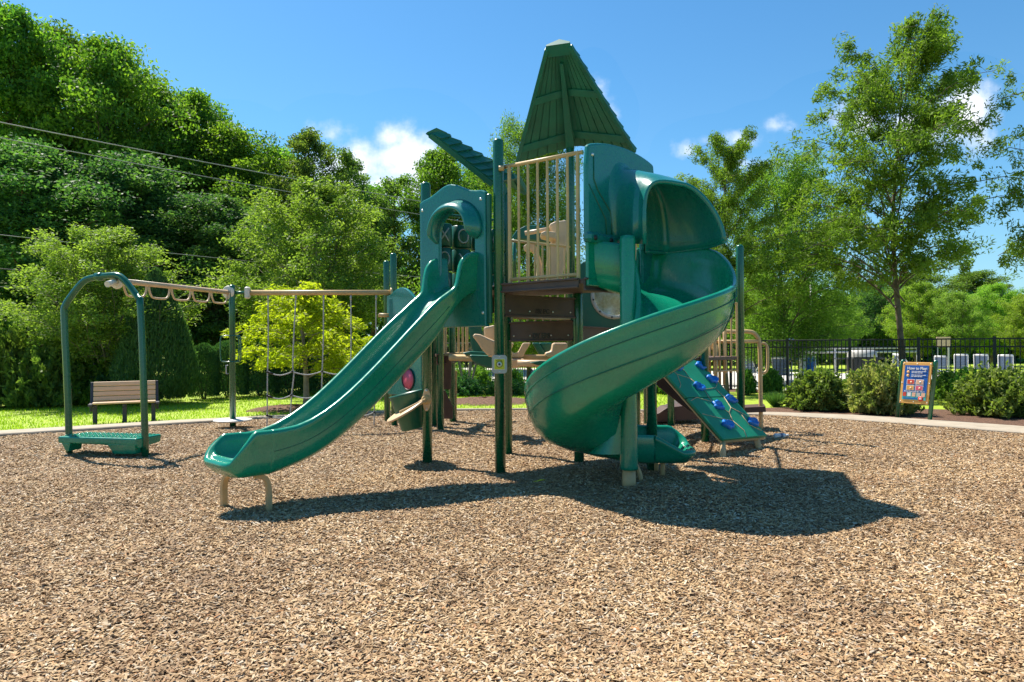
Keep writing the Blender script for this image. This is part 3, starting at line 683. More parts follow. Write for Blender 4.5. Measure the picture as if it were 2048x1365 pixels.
for sx in (0, 1):
    MB().tube([Vector((1.60, 7.22+.3*sx, .19)), Vector((1.58, 7.2+.32*sx, .1)), Vector((1.58, 7.2+.32*sx, -.05))], .025, 10).build('leg', M['tan'], sp_s)
MB().tube(bez([Vector((1.10, 7.0, .20)), Vector((1.24, 6.98, .18)), Vector((1.30, 6.96, .06)), Vector((1.30, 6.96, -.05))], 4), .022, 10).build('leg', M['tan'], sp_s)
# hood
def arch(p_in, p_out, zb0, zb1, ztop, n_=26, lean=.0, pw=2.6, pwo=2.2):
    out = []
    for k in range(n_):
        a_ = math.pi*(1-k/(n_-1)); pe_ = pw if math.cos(a_) < 0 else pwo; cx_ = math.copysign(abs(math.cos(a_))**(2/pe_), math.cos(a_)); sn = abs(math.sin(a_))**(2/pe_)
        f_ = (cx_+1)/2; q = Vector(p_in).lerp(Vector(p_out), f_); zb_ = lerp(zb0, zb1, f_)
        top_ = ztop-lean*f_; q.z = zb_+(top_-zb_)*sn; out.append(q)
    return out
mn = Vector((mdir.y, -mdir.x, 0))
def shift(sec, v): return [q+v for q in sec]
def skewed(sec, k_): return [q-mdir*(k_*max(0, (q.z-2.40)/.85)*(1-i/(len(sec)-1))) for i, q in enumerate(sec)]
s0f = arch(Bp+mdir*.40+mn*.05, Bp+mdir*1.05+mn*.05, 2.40, 2.40, 3.32, pw=2.3, pwo=2.3)
s0 = arch(Bp+mdir*.47+mn*.09, Bp+mdir*1.0+mn*.09, 2.40, 2.40, 3.24, pw=2.4, pwo=2.4)
def hs(th_):
    q = (66-th_)/66; return arch(SP(th_, lerp(.09, .15, q), 0), SP(th_, lerp(1.0, .96, q), 0), 2.40-.02*q, 2.40, lerp(3.20, 3.05, q**1.6), lean=lerp(.0, .14, q), pw=lerp(2.8, 4.6, q), pwo=lerp(2.5, 1.75, q))
s0f = skewed(s0f, .26); s0 = skewed(s0, .24)
keys = [s0f, s0, [a_.lerp(b_, .5)+Vector((.02, 0, 0)) for a_, b_ in zip(s0, hs(56))], hs(52), hs(26), hs(-1)]
HA = [bez([keys[j][i] for j in range(len(keys))], 7) for i in range(len(s0))]; HA = [[HA[i][j] for i in range(len(s0))] for j in range(len(HA[0]))]
def off_in(sec, dd):
    c_ = sum(sec, Vector())/len(sec); c_.z = 2.45; out = []
    for v in sec: w_ = (v-c_); out.append(v-w_.normalized()*dd)
    return out
mb = MB(); inn = [off_in(s_, .03) for s_ in HA]
mb.loft(HA, False, True); mb.loft(inn, False, True)
mb.loft([HA[-1], inn[-1]], False, True); mb.loft([[s_[0] for s_ in HA], [s_[0] for s_ in inn]], False, True); mb.loft([[s_[-1] for s_ in HA], [s_[-1] for s_ in inn]], False, True)
hood = mb.build('hood', M['plastic2'], sp_s)
MB().tube([lerp(a_, b_, .5) for a_, b_ in zip(HA[-1], inn[-1])], .024, 8).build('hood_rim', M['plastic2'], hood)
MB().tube([s_[-1]+Vector((0, 0, .0)) for s_ in HA[3:]], .022, 8).build('hood_flange', M['plastic2'], hood)
# mount panel
def MP(s, z, o=0): q = Bp+mdir*s+mn*o; return Vector((q.x, q.y, z))
def panel_top(s): return 3.36+.10*math.sin(math.pi*min(1, max(0, (s)/1.2)))**.7
outl = [MP(0, 2.40)]+[MP(s_, panel_top(s_)) for s_ in np.linspace(0.0, 1.20, 16)]+[MP(1.20, 2.40), MP(1.12, 2.40)]
ino = [MP(.97, 2.42)]+[MP(lerp(1.08, .36, k/14), 2.42+.74*math.sin(math.pi*k/14)**.5) for k in range(1, 14)]+[MP(.34, 2.42)]
oi = []; oo = []
for k in range(37):
    q = k/36
    if q < .22: oi.append((lerp(.56, .45, q/.22), lerp(2.42, 2.75, q/.22))); oo.append((0, lerp(2.42, 3.28, q/.22)))
    elif q > .78: oi.append((.96, lerp(2.75, 2.42, (q-.78)/.22))); oo.append((1.2, lerp(3.28, 2.42, (q-.78)/.22)))
    else:
        f_ = (q-.22)/.56; a_ = math.pi*(1-f_); oi.append((.66+(.30 if math.cos(a_) > 0 else .21)*math.cos(a_), 2.75+.42*math.sin(a_)**.8)); s_ = .02+1.16*f_ if 0 < f_ < 1 else (0 if f_ <= 0 else 1.2); oo.append((s_, panel_top(s_)))
A_i = [MP(s_, z_, .06) for s_, z_ in oi]; A_o = [MP(s_, z_, .06) for s_, z_ in oo]; B_i = [MP(s_, z_) for s_, z_ in oi]; B_o = [MP(s_, z_) for s_, z_ in oo]
mb = MB(); mb.loft([B_o, A_o, A_i, B_i, B_o], False, False); mb.plate([MP(.96, 2.0), MP(1.2, 2.0), MP(1.2, 2.43), MP(.96, 2.43)], mn*.05)
mp_ = mb.build('mount_panel', M['plastic2'], sp_s, bevel=.02)
MB().tube([MP(.02, 2.98, .062), MP(.24, 2.72, .064), MP(.29, 2.66, .064), MP(.30, 2.50, .064)], .006, 6).build('mould_line', M['plasticD'], mp_)
MB().tube([MP(.10, 3.28, .062), MP(.10, 3.04, .064), MP(.16, 2.94, .064), MP(.36, 2.76, .064), MP(.385, 2.66, .064), MP(.385, 2.52, .064)], .006, 6).build('mould_line', M['plasticD'], mp_)
for s_, z_ in ((.08, 3.28), (1.12, 3.26)): MB().lathe(MP(s_, z_, .06), [(0, .016), (.012, .014), (.018, .005), (.018, 0)], 10, mn).build('bolt', M['bolt'], mp_)
MB().box(MP(.20, 2.46, .05), (.44, .10, .10), Matrix.Rotation(math.atan2(mdir.y, mdir.x), 3, 'Z'), .03).build('mount_flange', M['plastic2'], mp_)
for s_ in (.07, .33): MB().lathe(MP(s_, 2.45, .10), [(0, .016), (.018, .014), (.028, .004), (.028, 0)], 12, mn).build('bolt', M['black'], mp_)
MB().plate([MP(.03, 2.42), MP(.40, 2.42), MP(.40, 2.03), MP(.30, 1.98), MP(.03, 1.98)], mn*.035).build('entry_side', M['plastic'], sp_s, bevel=.01)

# ---------------- leaning tower roofs: boards below, shingles above, folded along a spine
def roof(base_l, base_c, base_r, apex, aw, label, nplank, shingle_rows, name='tower_roof', spine_up=.14, cap=True):
    base_l, base_c, base_r, apex = map(Vector, (base_l, base_c, base_r, apex))
    ax = (apex-base_c).normalized(); side = (base_r-base_l).normalized(); upn = side.cross(ax).normalized()
    if upn.z < 0: upn = -upn
    tl = apex-side*aw; tr = apex+side*aw; tl -= upn*.03; tr -= upn*.03; tc = apex+upn*.03
    bl, bc, br_ = base_l, base_c+upn*spine_up, base_r
    root = MB().beam(bc-upn*.012, tc-upn*.012, .10, .035, up=upn).build(name, M['roof'], ps)
    if label: root['label'] = label
    for (e0, e1, sgn) in ((bl, tl, -1), (br_, tr, 1)):
        wn_ = (e0-bc).cross(tc-bc).normalized()
        if wn_.dot(upn) < 0: wn_ = -wn_
        for k in range(nplank):
            f0 = k/nplank+.009; f1 = (k+1)/nplank-.009; jag = .03*((k*7) % 3-1)
            a0 = bc.lerp(e0, f0); a1 = bc.lerp(e0, f1); c0 = tc.lerp(e1, f0); c1 = tc.lerp(e1, f1)
            MB().plate([a0-wn_*.012, a1-wn_*.012, c1-wn_*.012, c0-wn_*.012], wn_*.014).build('plank', M['roofpl'], root)
        for rr_ in range(shingle_rows):
            g0 = rr_/shingle_rows; g1 = (rr_+1)/shingle_rows+.02
            nc = 2
            for cI in range(nc):
                f0 = cI/nc+.012; f1 = (cI+1)/nc-.012+(.02 if cI == nc-1 else 0)
                def W(f, g, h): return bc.lerp(e0, f).lerp(tc.lerp(e1, f), min(g, 1))+wn_*h
                b0 = W(f0, g0, .03); b1 = W(f1, g0, .03); d1 = W(f1, g1, .012); d0 = W(f0, g1, .012)
                mb = MB(); vs = [W(f0, g0, .006), W(f1, g0, .006), W(f1, g1, .003), W(f0, g1, .003), W(f0, g0, .055), W(f1, g0, .055), W(f1, g1, .02), W(f0, g1, .02)]
                mb.add(vs, [(3, 2, 1, 0), (4, 5, 6, 7), (0, 1, 5, 4), (1, 2, 6, 5), (2, 3, 7, 6), (3, 0, 4, 7)]).build('shingle', M['roof'], root)
        MB().plate([bc+wn_*.003, e0+wn_*.003, e1+wn_*.003, tc+wn_*.003], wn_*.004).build('roof_sheet', M['roof'], root)
        # cross battens and edge rib
        for g, w_ in ((.14, .045), (.58, .04)):
            MB().beam(bc.lerp(tc, g)-wn_*.03, e0.lerp(e1, g)-wn_*.03, .02, w_*2.4, up=ax).build('batten', M['roofpl'], root)
        MB().beam(e0-wn_*.01, e1-wn_*.01, .05, .06, up=upn).build('edge_rib', M['roof'], root)
    if cap:
        mb = MB(); q = ax*.05
        mb.loft([[tl-ax*.10-side*.02-upn*.01, tc-ax*.10+upn*.06, tr-ax*.10+side*.02-upn*.01, tr-ax*.10-upn*.025, tl-ax*.10-upn*.025], [tl+q, tc+q+upn*.03, tr+q, tr+q-upn*.03, tl+q-upn*.03]], True, False, True)
        mb.build('roof_cap', M['roof'], root)
    return root, ax, upn, bc, tc
bl = P(1034, 324, 9.65); brr = P(1270, 303, 9.1); bcn = bl.lerp(brr, .5)
apx = P(1118, 92, 8.15)
r1, ax1, up1, bc1, tc1 = roof(bl, bcn, brr, apx, .145, 'steep leaning roof of green boards seen from below', 6, 9, spine_up=.26)
pt = Vector((RP.x, RP.y, zt(292, 1146, RP.y)))
p_hi = bc1.lerp(tc1, .86)-up1*.05
secs = []
for k in range(7):
    f_ = k/6; q = pt.lerp(p_hi, f_); w_ = lerp(.06, .022, f_); dpt = lerp(.12, .05, f_); dd_ = (p_hi-pt).normalized(); sd = Vector((1, 0, 0)); fw = dd_.cross(sd).normalized()
    secs.append([q-sd*w_-fw*dpt*.5, q+sd*w_-fw*dpt*.5, q+sd*w_+fw*dpt*.5, q-sd*w_+fw*dpt*.5])
MB().loft(secs, True, False, True).build('roof_bracket', M['roof'], r1, bevel=.01)
bl = P(985, 368, 8.35); brr = P(1052, 385, 9.5); apx = P(872, 268, 7.9)
bcn = bl.lerp(brr, .5); bcn.z += .0
r2, ax2, up2, bc2, tc2 = roof(bl, bcn, brr, apx, .10, 'narrow leaning roof with two rows of green shingles', 6, 8, spine_up=.16)
MB().beam(Vector((P1b.x, P1b.y, 3.30)), bc2.lerp(tc2, .25)-up2*.05, .06, .08).build('roof_bracket', M['roof'], r2)

# ---------------- round window panel behind the spiral
wa = Vector((RP.x+.10, RP.y, 0)); wb = Vector((RP.x+1.12, RP.y+.12, 0)); wd_ = (wb-wa).normalized(); wn2 = Vector((wd_.y, -wd_.x, 0))
wc = P(1226, 592, 9.45); mb = MB(); NS = 36; ring = []; sq_ = []
hwp = .50
for k in range(NS):
    a_ = 2*math.pi*k/NS; ring.append(wc+wd_*math.cos(a_)*.30+Vector((0, 0, math.sin(a_)*.30))); m_ = max(abs(math.cos(a_)), abs(math.sin(a_))); sq_.append(wc+wd_*(math.cos(a_)/m_*hwp)+Vector((0, 0, math.sin(a_)/m_*.46)))
def cl_(l): return l+[l[0]]
mb.loft([cl_(sq_), cl_([q+wn2*.04 for q in sq_]), cl_([q+wn2*.04 for q in ring]), cl_(ring), cl_(sq_)], False, False)
wp = mb.build('window_panel', M['plasticD'], ps, bevel=.006)
MB().tube([q+wn2*.045 for q in ring], .028, 8, closed=True).build('window_ring', M['lgrey'], wp)
MB().lathe(wc, [(0, .10), (.1, .09), (.2, .06), (.28, 0)], 28, wn2).build('window_bubble', M['lens'], wp)
for k in range(10):
    a_ = 2*math.pi*k/10+.2; MB().lathe(wc+wd_*math.cos(a_)*.30+Vector((0, 0, math.sin(a_)*.30))+wn2*.07, [(0, .01), (.012, .008), (.014, 0)], 8, wn2).build('bolt', M['black'], wp)

# ---------------- pod climber seen under and over the decks
def pplate(name, pxs, d, th, mat, parent=ps, bev=.012, dn=None):
    pts = [P(x_, y_, d) for x_, y_ in pxs]; return MB().plate(pts, (0, th, 0)).build(name, M[mat], parent, bevel=bev)
climb = MB().tube([P(900, 716, 11.2), P(1000, 717, 10.9), P(1140, 716, 10.6)], .055, 14).build('climber_beam', M['tan'], ps)
MB().tube([P(1035, 727, 10.3), P(1095, 727, 10.3)], .05, 12).build('climber_tube', M['tanp'], climb)
pplate('climber_pod', [(944, 672), (950, 668), (960, 669), (975, 676), (990, 682), (990, 716), (978, 714), (964, 700), (955, 686)], 10.2, .30, 'tanp', climb, .03)
pplate('climber_column', [(967, 655), (990, 650), (990, 684), (969, 676)], 10.6, .22, 'tanp', climb, .03)
pplate('climber_column', [(936, 652), (962, 652), (968, 690), (964, 706), (948, 708), (942, 690)], 11.0, .22, 'plasticD', climb, .03)
pplate('climber_pod', [(925, 706), (940, 703), (966, 704), (975, 709), (960, 712), (930, 711)], 10.8, .4, 'plasticD', climb, .02)
pplate('climber_pod', [(938, 710), (992, 712), (992, 738), (975, 737), (955, 730), (944, 722)], 10.5, .30, 'plasticD', climb, .03)
pplate('climber_pod', [(1014, 718), (1050, 718), (1045, 730), (1036, 737), (1014, 736)], 10.5, .30, 'tanp', climb, .03)
pplate('climber_frame', [(1012, 686), (1028, 686), (1022, 702), (1028, 708), (1036, 705), (1046, 686), (1062, 686), (1050, 706), (1046, 716), (1012, 716)], 10.6, .25, 'tanp', climb, .02)
pplate('climber_frame', [(1064, 686), (1078, 686), (1092, 708), (1094, 716), (1082, 716)], 10.9, .25, 'plasticD', climb, .02)
pplate('climber_frame', [(1078, 686), (1104, 686), (1106, 714), (1094, 716)], 10.95, .25, 'plasticD', climb, .02)
pplate('climber_pod', [(1090, 706), (1103, 703), (1106, 686), (1135, 686), (1140, 716), (1092, 714)], 10.5, .30, 'tanp', climb, .03)
pplate('climber_pod', [(1060, 726), (1080, 722), (1105, 724), (1100, 730), (1075, 731)], 10.2, .35, 'plasticD', climb, .01)
# upper piece of it
pplate('climber_frame', [(1098, 449), (1110, 443), (1134, 440), (1137, 470), (1131, 520), (1124, 566), (1092, 566), (1094, 520), (1102, 490), (1104, 470)], 10.4, .20, 'tanp', climb, .03)
pplate('climber_pod', [(1081, 466), (1090, 462), (1112, 464), (1114, 480), (1098, 476), (1084, 472)], 10.1, .35, 'tanp', climb, .02)
MB().tube([P(1050, 467, 10.5), P(1104, 458, 10.5)], .035, 12).build('climber_tube', M['tanp'], climb)
pplate('climber_frame', [(1047, 492), (1058, 486), (1070, 488), (1078, 504), (1082, 520), (1087, 540), (1092, 566), (1072, 566), (1074, 530), (1070, 508), (1060, 500), (1050, 502)], 10.6, .18, 'tanp', climb, .02)
arc = [P(1024, 474, 10.9), P(1033, 463, 10.9), P(1050, 455, 10.9), P(1075, 452, 10.9), P(1098, 457, 10.9), P(1106, 468, 10.9)]
pplate('climber_frame', [(1024, 474), (1033, 461), (1050, 452), (1075, 450), (1096, 455), (1106, 466), (1106, 488), (1090, 484), (1060, 480), (1024, 478)], 11.0, .2, 'plasticD', climb, .02)
MB().tube([P(1030, 560, 10.9), P(1028, 478, 10.9)], .03, 8).build('climber_tube', M['post'], climb)

# ---------------- far-left transfer station and its rails
slab([B1_, B2_, B3_], 1.25, .2)
fascia((B1_.x-.05, B1_.y-.1), (B2_.x+.05, B2_.y), 1.26, .18, inset=0)
pplate('riser', [(887, 712), (903, 712), (902, 779), (887, 779)], 11.7, .06, 'brown', ps, .004)
pplate('riser', [(864, 797), (876, 797), (876, 836), (864, 836)], 11.9, .05, 'brown', ps, .004)
pplate('stringer', [(885, 781), (890, 781), (906, 815), (906, 838), (887, 838)], 12.2, .05, 'brown', ps, .004)
pplate('stringer', [(911, 742), (914, 742), (913, 843), (907, 843), (908, 790), (902, 775)], 12.5, .05, 'tan', ps, .004)
barrier(P(891, 690, 12.4), P(934, 690, 13.2), 1.2, 2.0, 6, .03, .022)
# ---------------- low deck with the climbing wall
DL = 1.2
slab([U_p, V_p, T_, W_p], DL, .2)
fascia(W_p, U_p, DL+.005, .18, inset=.07)
cbl = G(1447, 918); cbr = G(1521, 900); cbl = P(1447, 879, 8.5); cbr = P(1535, 871, 9.15); ctr = P(1398, 721, 9.72); ctl = ctr+(cbl-cbr)
cn = (cbr-cbl).cross(ctl-cbl).normalized()
if cn.y > 0: cn = -cn
def CW(s, t_, h=0): return cbl.lerp(cbr, s).lerp(ctl.lerp(ctr, s), t_)+cn*h
root = MB().plate([CW(0, 0, -.04), CW(1, 0, -.04), CW(1, .495, -.04), CW(0, .495, -.04)], cn*.04).build('climbing_wall', M['wall'], ps, bevel=.008)
MB().plate([CW(0, .505, -.04), CW(1, .505, -.04), CW(1, 1, -.04), CW(0, 1, -.04)], cn*.04).build('wall_sheet', M['wall'], root, bevel=.008)
MB().plate([CW(.0, -.01, -.07), CW(1, -.01, -.07), CW(1, 1, -.07), CW(0, 1, -.07)], cn*.02).build('wall_backing', M['tan'], root)
vein = [[(.1, .98), (.22, .8), (.10, .66)], [(.22, .8), (.42, .74), (.46, .92), (.60, .98)], [(.42, .74), (.50, .60), (.80, .62), (.98, .70)], [(.50, .60), (.44, .44), (.60, .30), (.52, .20), (.30, .24), (.02, .30)], [(.60, .30), (.74, .36), (.80, .50), (.98, .48)], [(.74, .36), (.98, .22)], [(.52, .20), (.58, .08), (.50, .0)], [(.44, .44), (.2, .50), (.02, .46)], [(.80, .50), (.78, .60)], [(.10, .66), (.02, .62)], [(.84, .30), (.80, .14), (.96, .06)]]
for v_ in vein: MB().tube([CW(s_, t_, .003) for s_, t_ in v_], .0042, 5).build('vein', M['tanp'], root)
holds = [(1353, 735), (1401, 733), (1423, 760), (1397, 775), (1461, 800), (1436, 813), (1505, 846), (1454, 851)]
def wall_at(px, py):
    u, v = uv(px, py); dr_ = Vector((u/F, 1, -v/F)); o_ = Vector((0, 0, CH)); t_ = (cbl-o_).dot(cn)/dr_.dot(cn); return o_+dr_*t_
for i, (hx, hy) in enumerate(holds):
    q = wall_at(hx, hy); vx = (cbr-cbl).normalized(); vy = (ctl-cbl).normalized(); secs = []; n_ = 14
    for j, (rr_, hh_) in enumerate(((.095, 0), (.102, .018), (.095, .038), (.075, .050), (.05, .030), (.0, .022))):
        secs.append([q+vx*math.cos(2*math.pi*k/n_)*rr_*(1+.25*math.sin(k*2+i))+vy*math.sin(2*math.pi*k/n_)*rr_*.72*(1+.2*math.cos(k*3+i*2))+cn*(hh_*(1+.18*math.sin(k*.9+i))) for k in range(n_)])
    h_ = MB().loft(secs, True, True).build('climbing_hold', M['blue'], root)
for s_, gpx in ((.12, (1446, 918)), (.88, (1520, 899))):
    g_ = G(*gpx); q = CW(s_, .04, -.07); MB().tube([Vector((g_.x, g_.y, -.05)), q], .038, 12).build('leg', M['tan'], root)
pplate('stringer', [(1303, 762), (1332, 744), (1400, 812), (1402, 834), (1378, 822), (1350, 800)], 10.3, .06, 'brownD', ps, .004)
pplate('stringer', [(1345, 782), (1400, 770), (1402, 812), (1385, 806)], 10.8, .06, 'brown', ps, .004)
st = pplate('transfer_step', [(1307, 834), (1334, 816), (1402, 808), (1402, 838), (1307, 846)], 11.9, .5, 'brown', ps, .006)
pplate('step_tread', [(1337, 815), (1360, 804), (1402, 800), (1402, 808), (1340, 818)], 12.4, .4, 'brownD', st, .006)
pplate('fascia', [(1380, 710), (1400, 704), (1402, 724), (1380, 726)], 9.9, .05, 'brown', ps, .004)
MB().box(P(1388, 714, 9.84), (.07, .03, .10), None, .02).build('bracket', M['tan'], ps)
rb_ = barrier(P(1428, 690, 9.95), P(1474, 690, 10.42), .95, P(1465, 607, 10.4).z, 5, .016, .013)
for x_ in (1420, 1431, 1439, 1448): MB().tube([P(x_, 640+(x_ % 3)*5, 10.9), P(x_, 770, 10.9)], .018, 8).build('bar', M['tan'], rb_)
hr = MB().tube(bez([P(1424, 700, 11), P(1426, 672, 11), P(1436, 664, 11), P(1470, 664, 11), P(1500, 664, 11), P(1513, 672, 11), P(1519, 690, 11), P(1521, 760, 11), Vector((P(1522, 860, 11).x, 11, -.05))], 5), .033, 12).build('handrail', M['tan'], ps)
MB().tube([P(1426, 684, 11), P(1518, 683, 11)], .03, 10).build('rail', M['tan'], hr)
MB().tube(bez([P(1520, 687, 11), P(1530, 688, 11), P(1535, 698, 11), P(1535, 735, 11), P(1530, 745, 11), P(1521, 747, 11)], 5), .022, 10).build('grab_loop', M['tan'], hr)
MB().beam(P(1487, 818, 11.2), P(1530, 816, 11.1), .5, .09).build('step_tread', M['brown'], hr)
MB().tube([P(1432, 690, 12.2), P(1431, 822, 12.2)], .03, 10).build('rail', M['tan'], hr)

# ---------------- shop panel with pink disc, the tub and its counter
pa = P(780, 690, 12.0); pb = P(848, 690, 11.2); pd = (pb-pa); pdn = pd.normalized(); pn = Vector((pdn.y, -pdn.x, 0))
def SPn(s, z): q = pa+pd*s; return Vector((q.x, q.y, z))
zz = [SPn(0, .55), SPn(0, P(780, 592, 12).z)]+[SPn(.1+.8*k/12, lerp(2.28, 2.12, k/12)+.18*math.sin(math.pi*k/12)) for k in range(13)]+[SPn(1, 2.08), SPn(1, .55)]
sh = MB().plate(zz, pn*.06).build('shop_panel', M['plastic2'], ps, bevel=.012)
q = P(818, 759, 11.45)
MB().lathe(q, [(0, .0), (.17, .0), (.17, .02), (.0, .03)], 30, pn).build('pink_disc', M['pink'], sh)
MB().tube([q+pdn*math.cos(a_)*.18+Vector((0, 0, math.sin(a_)*.18))+pn*.02 for a_ in np.linspace(0, 2*math.pi, 25)[:-1]], .014, 6, closed=True).build('disc_ring', M['black'], sh)
MB().beam(P(783, 598, 11.9), P(783, 650, 11.9), .14, .06).build('panel_tab', M['plastic2'], sh)
MB().tube([P(757, 631, 11.9), P(778, 631, 11.9)], .035, 10).build('peg', M['tan'], sh)
tub = P(822, 820, 8.3); ax_ = Vector((-.24, 0, 1)).normalized()
MB().lathe(tub-ax_*.23, [(0, 0), (.155, 0), (.17, .01), (.215, .42), (.225, .44), (.205, .44), (.19, .40), (.15, .05), (0, .04)], 28, ax_).build('tub', M['plasticD'], ps)
dn_ = Vector((-.42, -.42, .84)).normalized(); dc_ = P(812, 821, 8.05)
dn_ = Vector((-.50, -.12, .86)).normalized()
ct = MB().lathe(dc_, [(0, -.012), (.25, -.012), (.262, 0), (.25, .012), (0, .012)], 32, dn_).build('counter_disc', M['tanp'], ps)
MB().beam(P(800, 826, 7.98), P(852, 801, 7.98), .05, .045).build('counter_arm', M['tan'], ct)
MB().lathe(P(853, 800, P0.y-.065), [(0, .02), (.05, .02), (.06, 0), (0, 0)], 24, (0, -1, 0)).build('counter_plate', M['tan'], ct).scale = (1, 1, 1)
MB().plate([P(853+8*math.cos(a_), 800+23*math.sin(a_), P0.y-.07) for a_ in np.linspace(0, 2*math.pi, 25)[:-1]], (0, .03, 0)).build('mount_plate', M['tanp'], ct, bevel=.006)
for y_ in (782, 819): MB().lathe(P(853, y_, P0.y-.072), [(0, .01), (.012, .008), (.014, 0)], 8, (0, -1, 0)).build('bolt', M['bolt'], ct)

# ---------------- yellow eye plate on the front post
ec = P(999, 729, P1.y-.075)
def rr(cx, cz, w, h, r_, n_=5):
    out = []
    for qx, qz, a0 in ((w-r_, h-r_, 0), (-w+r_, h-r_, 90), (-w+r_, -h+r_, 180), (w-r_, -h+r_, 270)):
        for k in range(n_+1): a_ = R(a0+90*k/n_); out.append((cx+qx+r_*math.cos(a_), cz+qz+r_*math.sin(a_)))
    return out
def fplate(name, pts, y, th, mat, parent, bev=0): return MB().plate([Vector((x_, y, z_)) for x_, z_ in pts], (0, th, 0)).build(name, M[mat], parent, bevel=bev)
ep = fplate('emblem_plate', rr(ec.x, ec.z, .082, .10, .035), ec.y, .02, 'lgrey', ps, .004)
fplate('emblem_square', rr(ec.x, ec.z, .060, .060, .004), ec.y-.003, .006, 'white', ep)
fplate('emblem_square', rr(ec.x, ec.z, .055, .055, .004), ec.y-.006, .006, 'yellow', ep)
MB().tube([Vector((ec.x+.034*math.cos(a_), ec.y-.007, ec.z+.034*math.sin(a_))) for a_ in np.linspace(0, 2*math.pi, 25)[:-1]], .0025, 5, closed=True).build('emblem_ring', M['black'], ep)
MB().lathe((ec.x, ec.y-.006, ec.z), [(0, .004), (.026, .004), (.026, 0)], 20, (0, -1, 0)).build('emblem_white', M['white'], ep)
MB().lathe((ec.x, ec.y-.009, ec.z), [(0, .004), (.012, .004), (.012, 0)], 14, (0, -1, 0)).build('emblem_pupil', M['char'], ep)
MB().tube([Vector((ec.x+.044*math.cos(a_)-.006, ec.y-.007, ec.z+.004+.044*math.sin(a_))) for a_ in np.linspace(.6, 2.3, 12)], .003, 5).build('emblem_brow', M['black'], ep)
for dz in (-.082, .082): MB().lathe((ec.x, ec.y, ec.z+dz), [(0, .006), (.009, .005), (.011, 0)], 8, (0, -1, 0)).build('bolt', M['bolt'], ep)

# ---------------- left arch frame with step platform, ladder of loops, net beam
FL = G(139, 907); FR = G(291, 912)
fl_t = P(130, 620, FL.y-.02); ft1 = P(166, 570, 9.0); ft2 = P(196, 554, 9.0); ft3 = P(236, 551, 8.95); fr_t = P(276, 600, FR.y)
pth = [Vector((FL.x, FL.y, -.05)), P(136, 800, FL.y), P(129, 640, FL.y), P(131, 612, FL.y), P(142, 594, FL.y), P(160, 571, 9.05), P(175, 559, 9.03), P(196, 554.5, 9.0), P(230, 551, 8.95), P(245, 557, 8.93), P(262, 577, 8.9), P(276, 597, 8.86), P(281, 612, 8.85), P(287, 760, FR.y), Vector((FR.x, FR.y, -.05))]
af = MB().tube(bez(pth, 3), .043, 14).build('arch_frame', M['post'], ps)
MB().lathe(P(199, 554, 9.0), [(0, -.05), (.055, -.05), (.055, .05), (0, .05)], 14, (1, 0, .05)).build('collar', M['post'], af)
fd = (FR-FL).normalized(); fn = Vector((fd.y, -fd.x, 0)); fn = -fn if fn.y > 0 else fn
def FPp(s, o, z): q = FL+(FR-FL)*s+fn*o; return Vector((q.x, q.y, z))
mb = MB(); top_z = .245
mb.loft([[FPp(s_, .16, .245), FPp(s_, .16, .16), FPp(s_, .10, .145 if s_ < .9 else .10), FPp(s_, -.28, .145), FPp(s_, -.30, .245)] for s_ in (-.02, .05, .5, .95, 1.0)], True, False, True)
plf = mb.build('step_platform', M['plastic'], af, bevel=.02)
MB().plate([FPp(.62, .155, .165), FPp(.98, .155, .165), FPp(.96, .12, .04), FPp(.68, .12, .03)], fn*-.2).build('platform_skirt', M['plastic'], plf, bevel=.01)
MB().plate([FPp(.02, .15, .16), FPp(.14, .15, .16), FPp(.10, .12, .05), FPp(.05, .12, .05)], fn*-.2).build('platform_skirt', M['plastic'], plf, bevel=.01)
mb = MB()
for i in range(16):
    for j in range(6): mb.lathe(FPp(.05+.06*i, .10-.065*j, .246), [(.018, 0), (.012, .012), (0, .014)], 6, (0, 0, 1))
o = mb.build('grip_studs', M['plastic'], plf); o['kind'] = 'stuff'
# loop ladder
la = P(235, 562, 9.0); lb = P(457, 585, LP.y-.02)
ld = MB().tube([la, lb], .036, 14).build('loop_ladder', M['tanp'], ps)
dl = (lb-la).normalized()
for q in (la, lb): MB().lathe(q-dl*.02, [(0, 0), (.10, 0), (.11, .015), (.10, .03), (0, .04)], 22, dl).build('end_disc', M['cream'], ld)
MB().tube([la-dl*.18+Vector((0, 0, -.06)), la+dl*.03], .04, 10).build('hook', M['cream'], ld)
for k in range(5):
    f0 = .045+k*.192; f1 = f0+.172; a_ = la.lerp(lb, f0); b_ = la.lerp(lb, f1); dz = Vector((0, 0, -.19)); off = fn*.0
    q = [a_+Vector((0, 0, .0)), a_+dz*.45+dl*.01, a_+dz*.8+dl*.04, a_+dz+dl*.10, b_+dz-dl*.10, b_+dz*.8-dl*.03, b_+dz*.45, b_+Vector((0, 0, 0))]
    MB().tube(bez(q, 3), .015, 8).build('hand_loop', M['tanp'], ld)
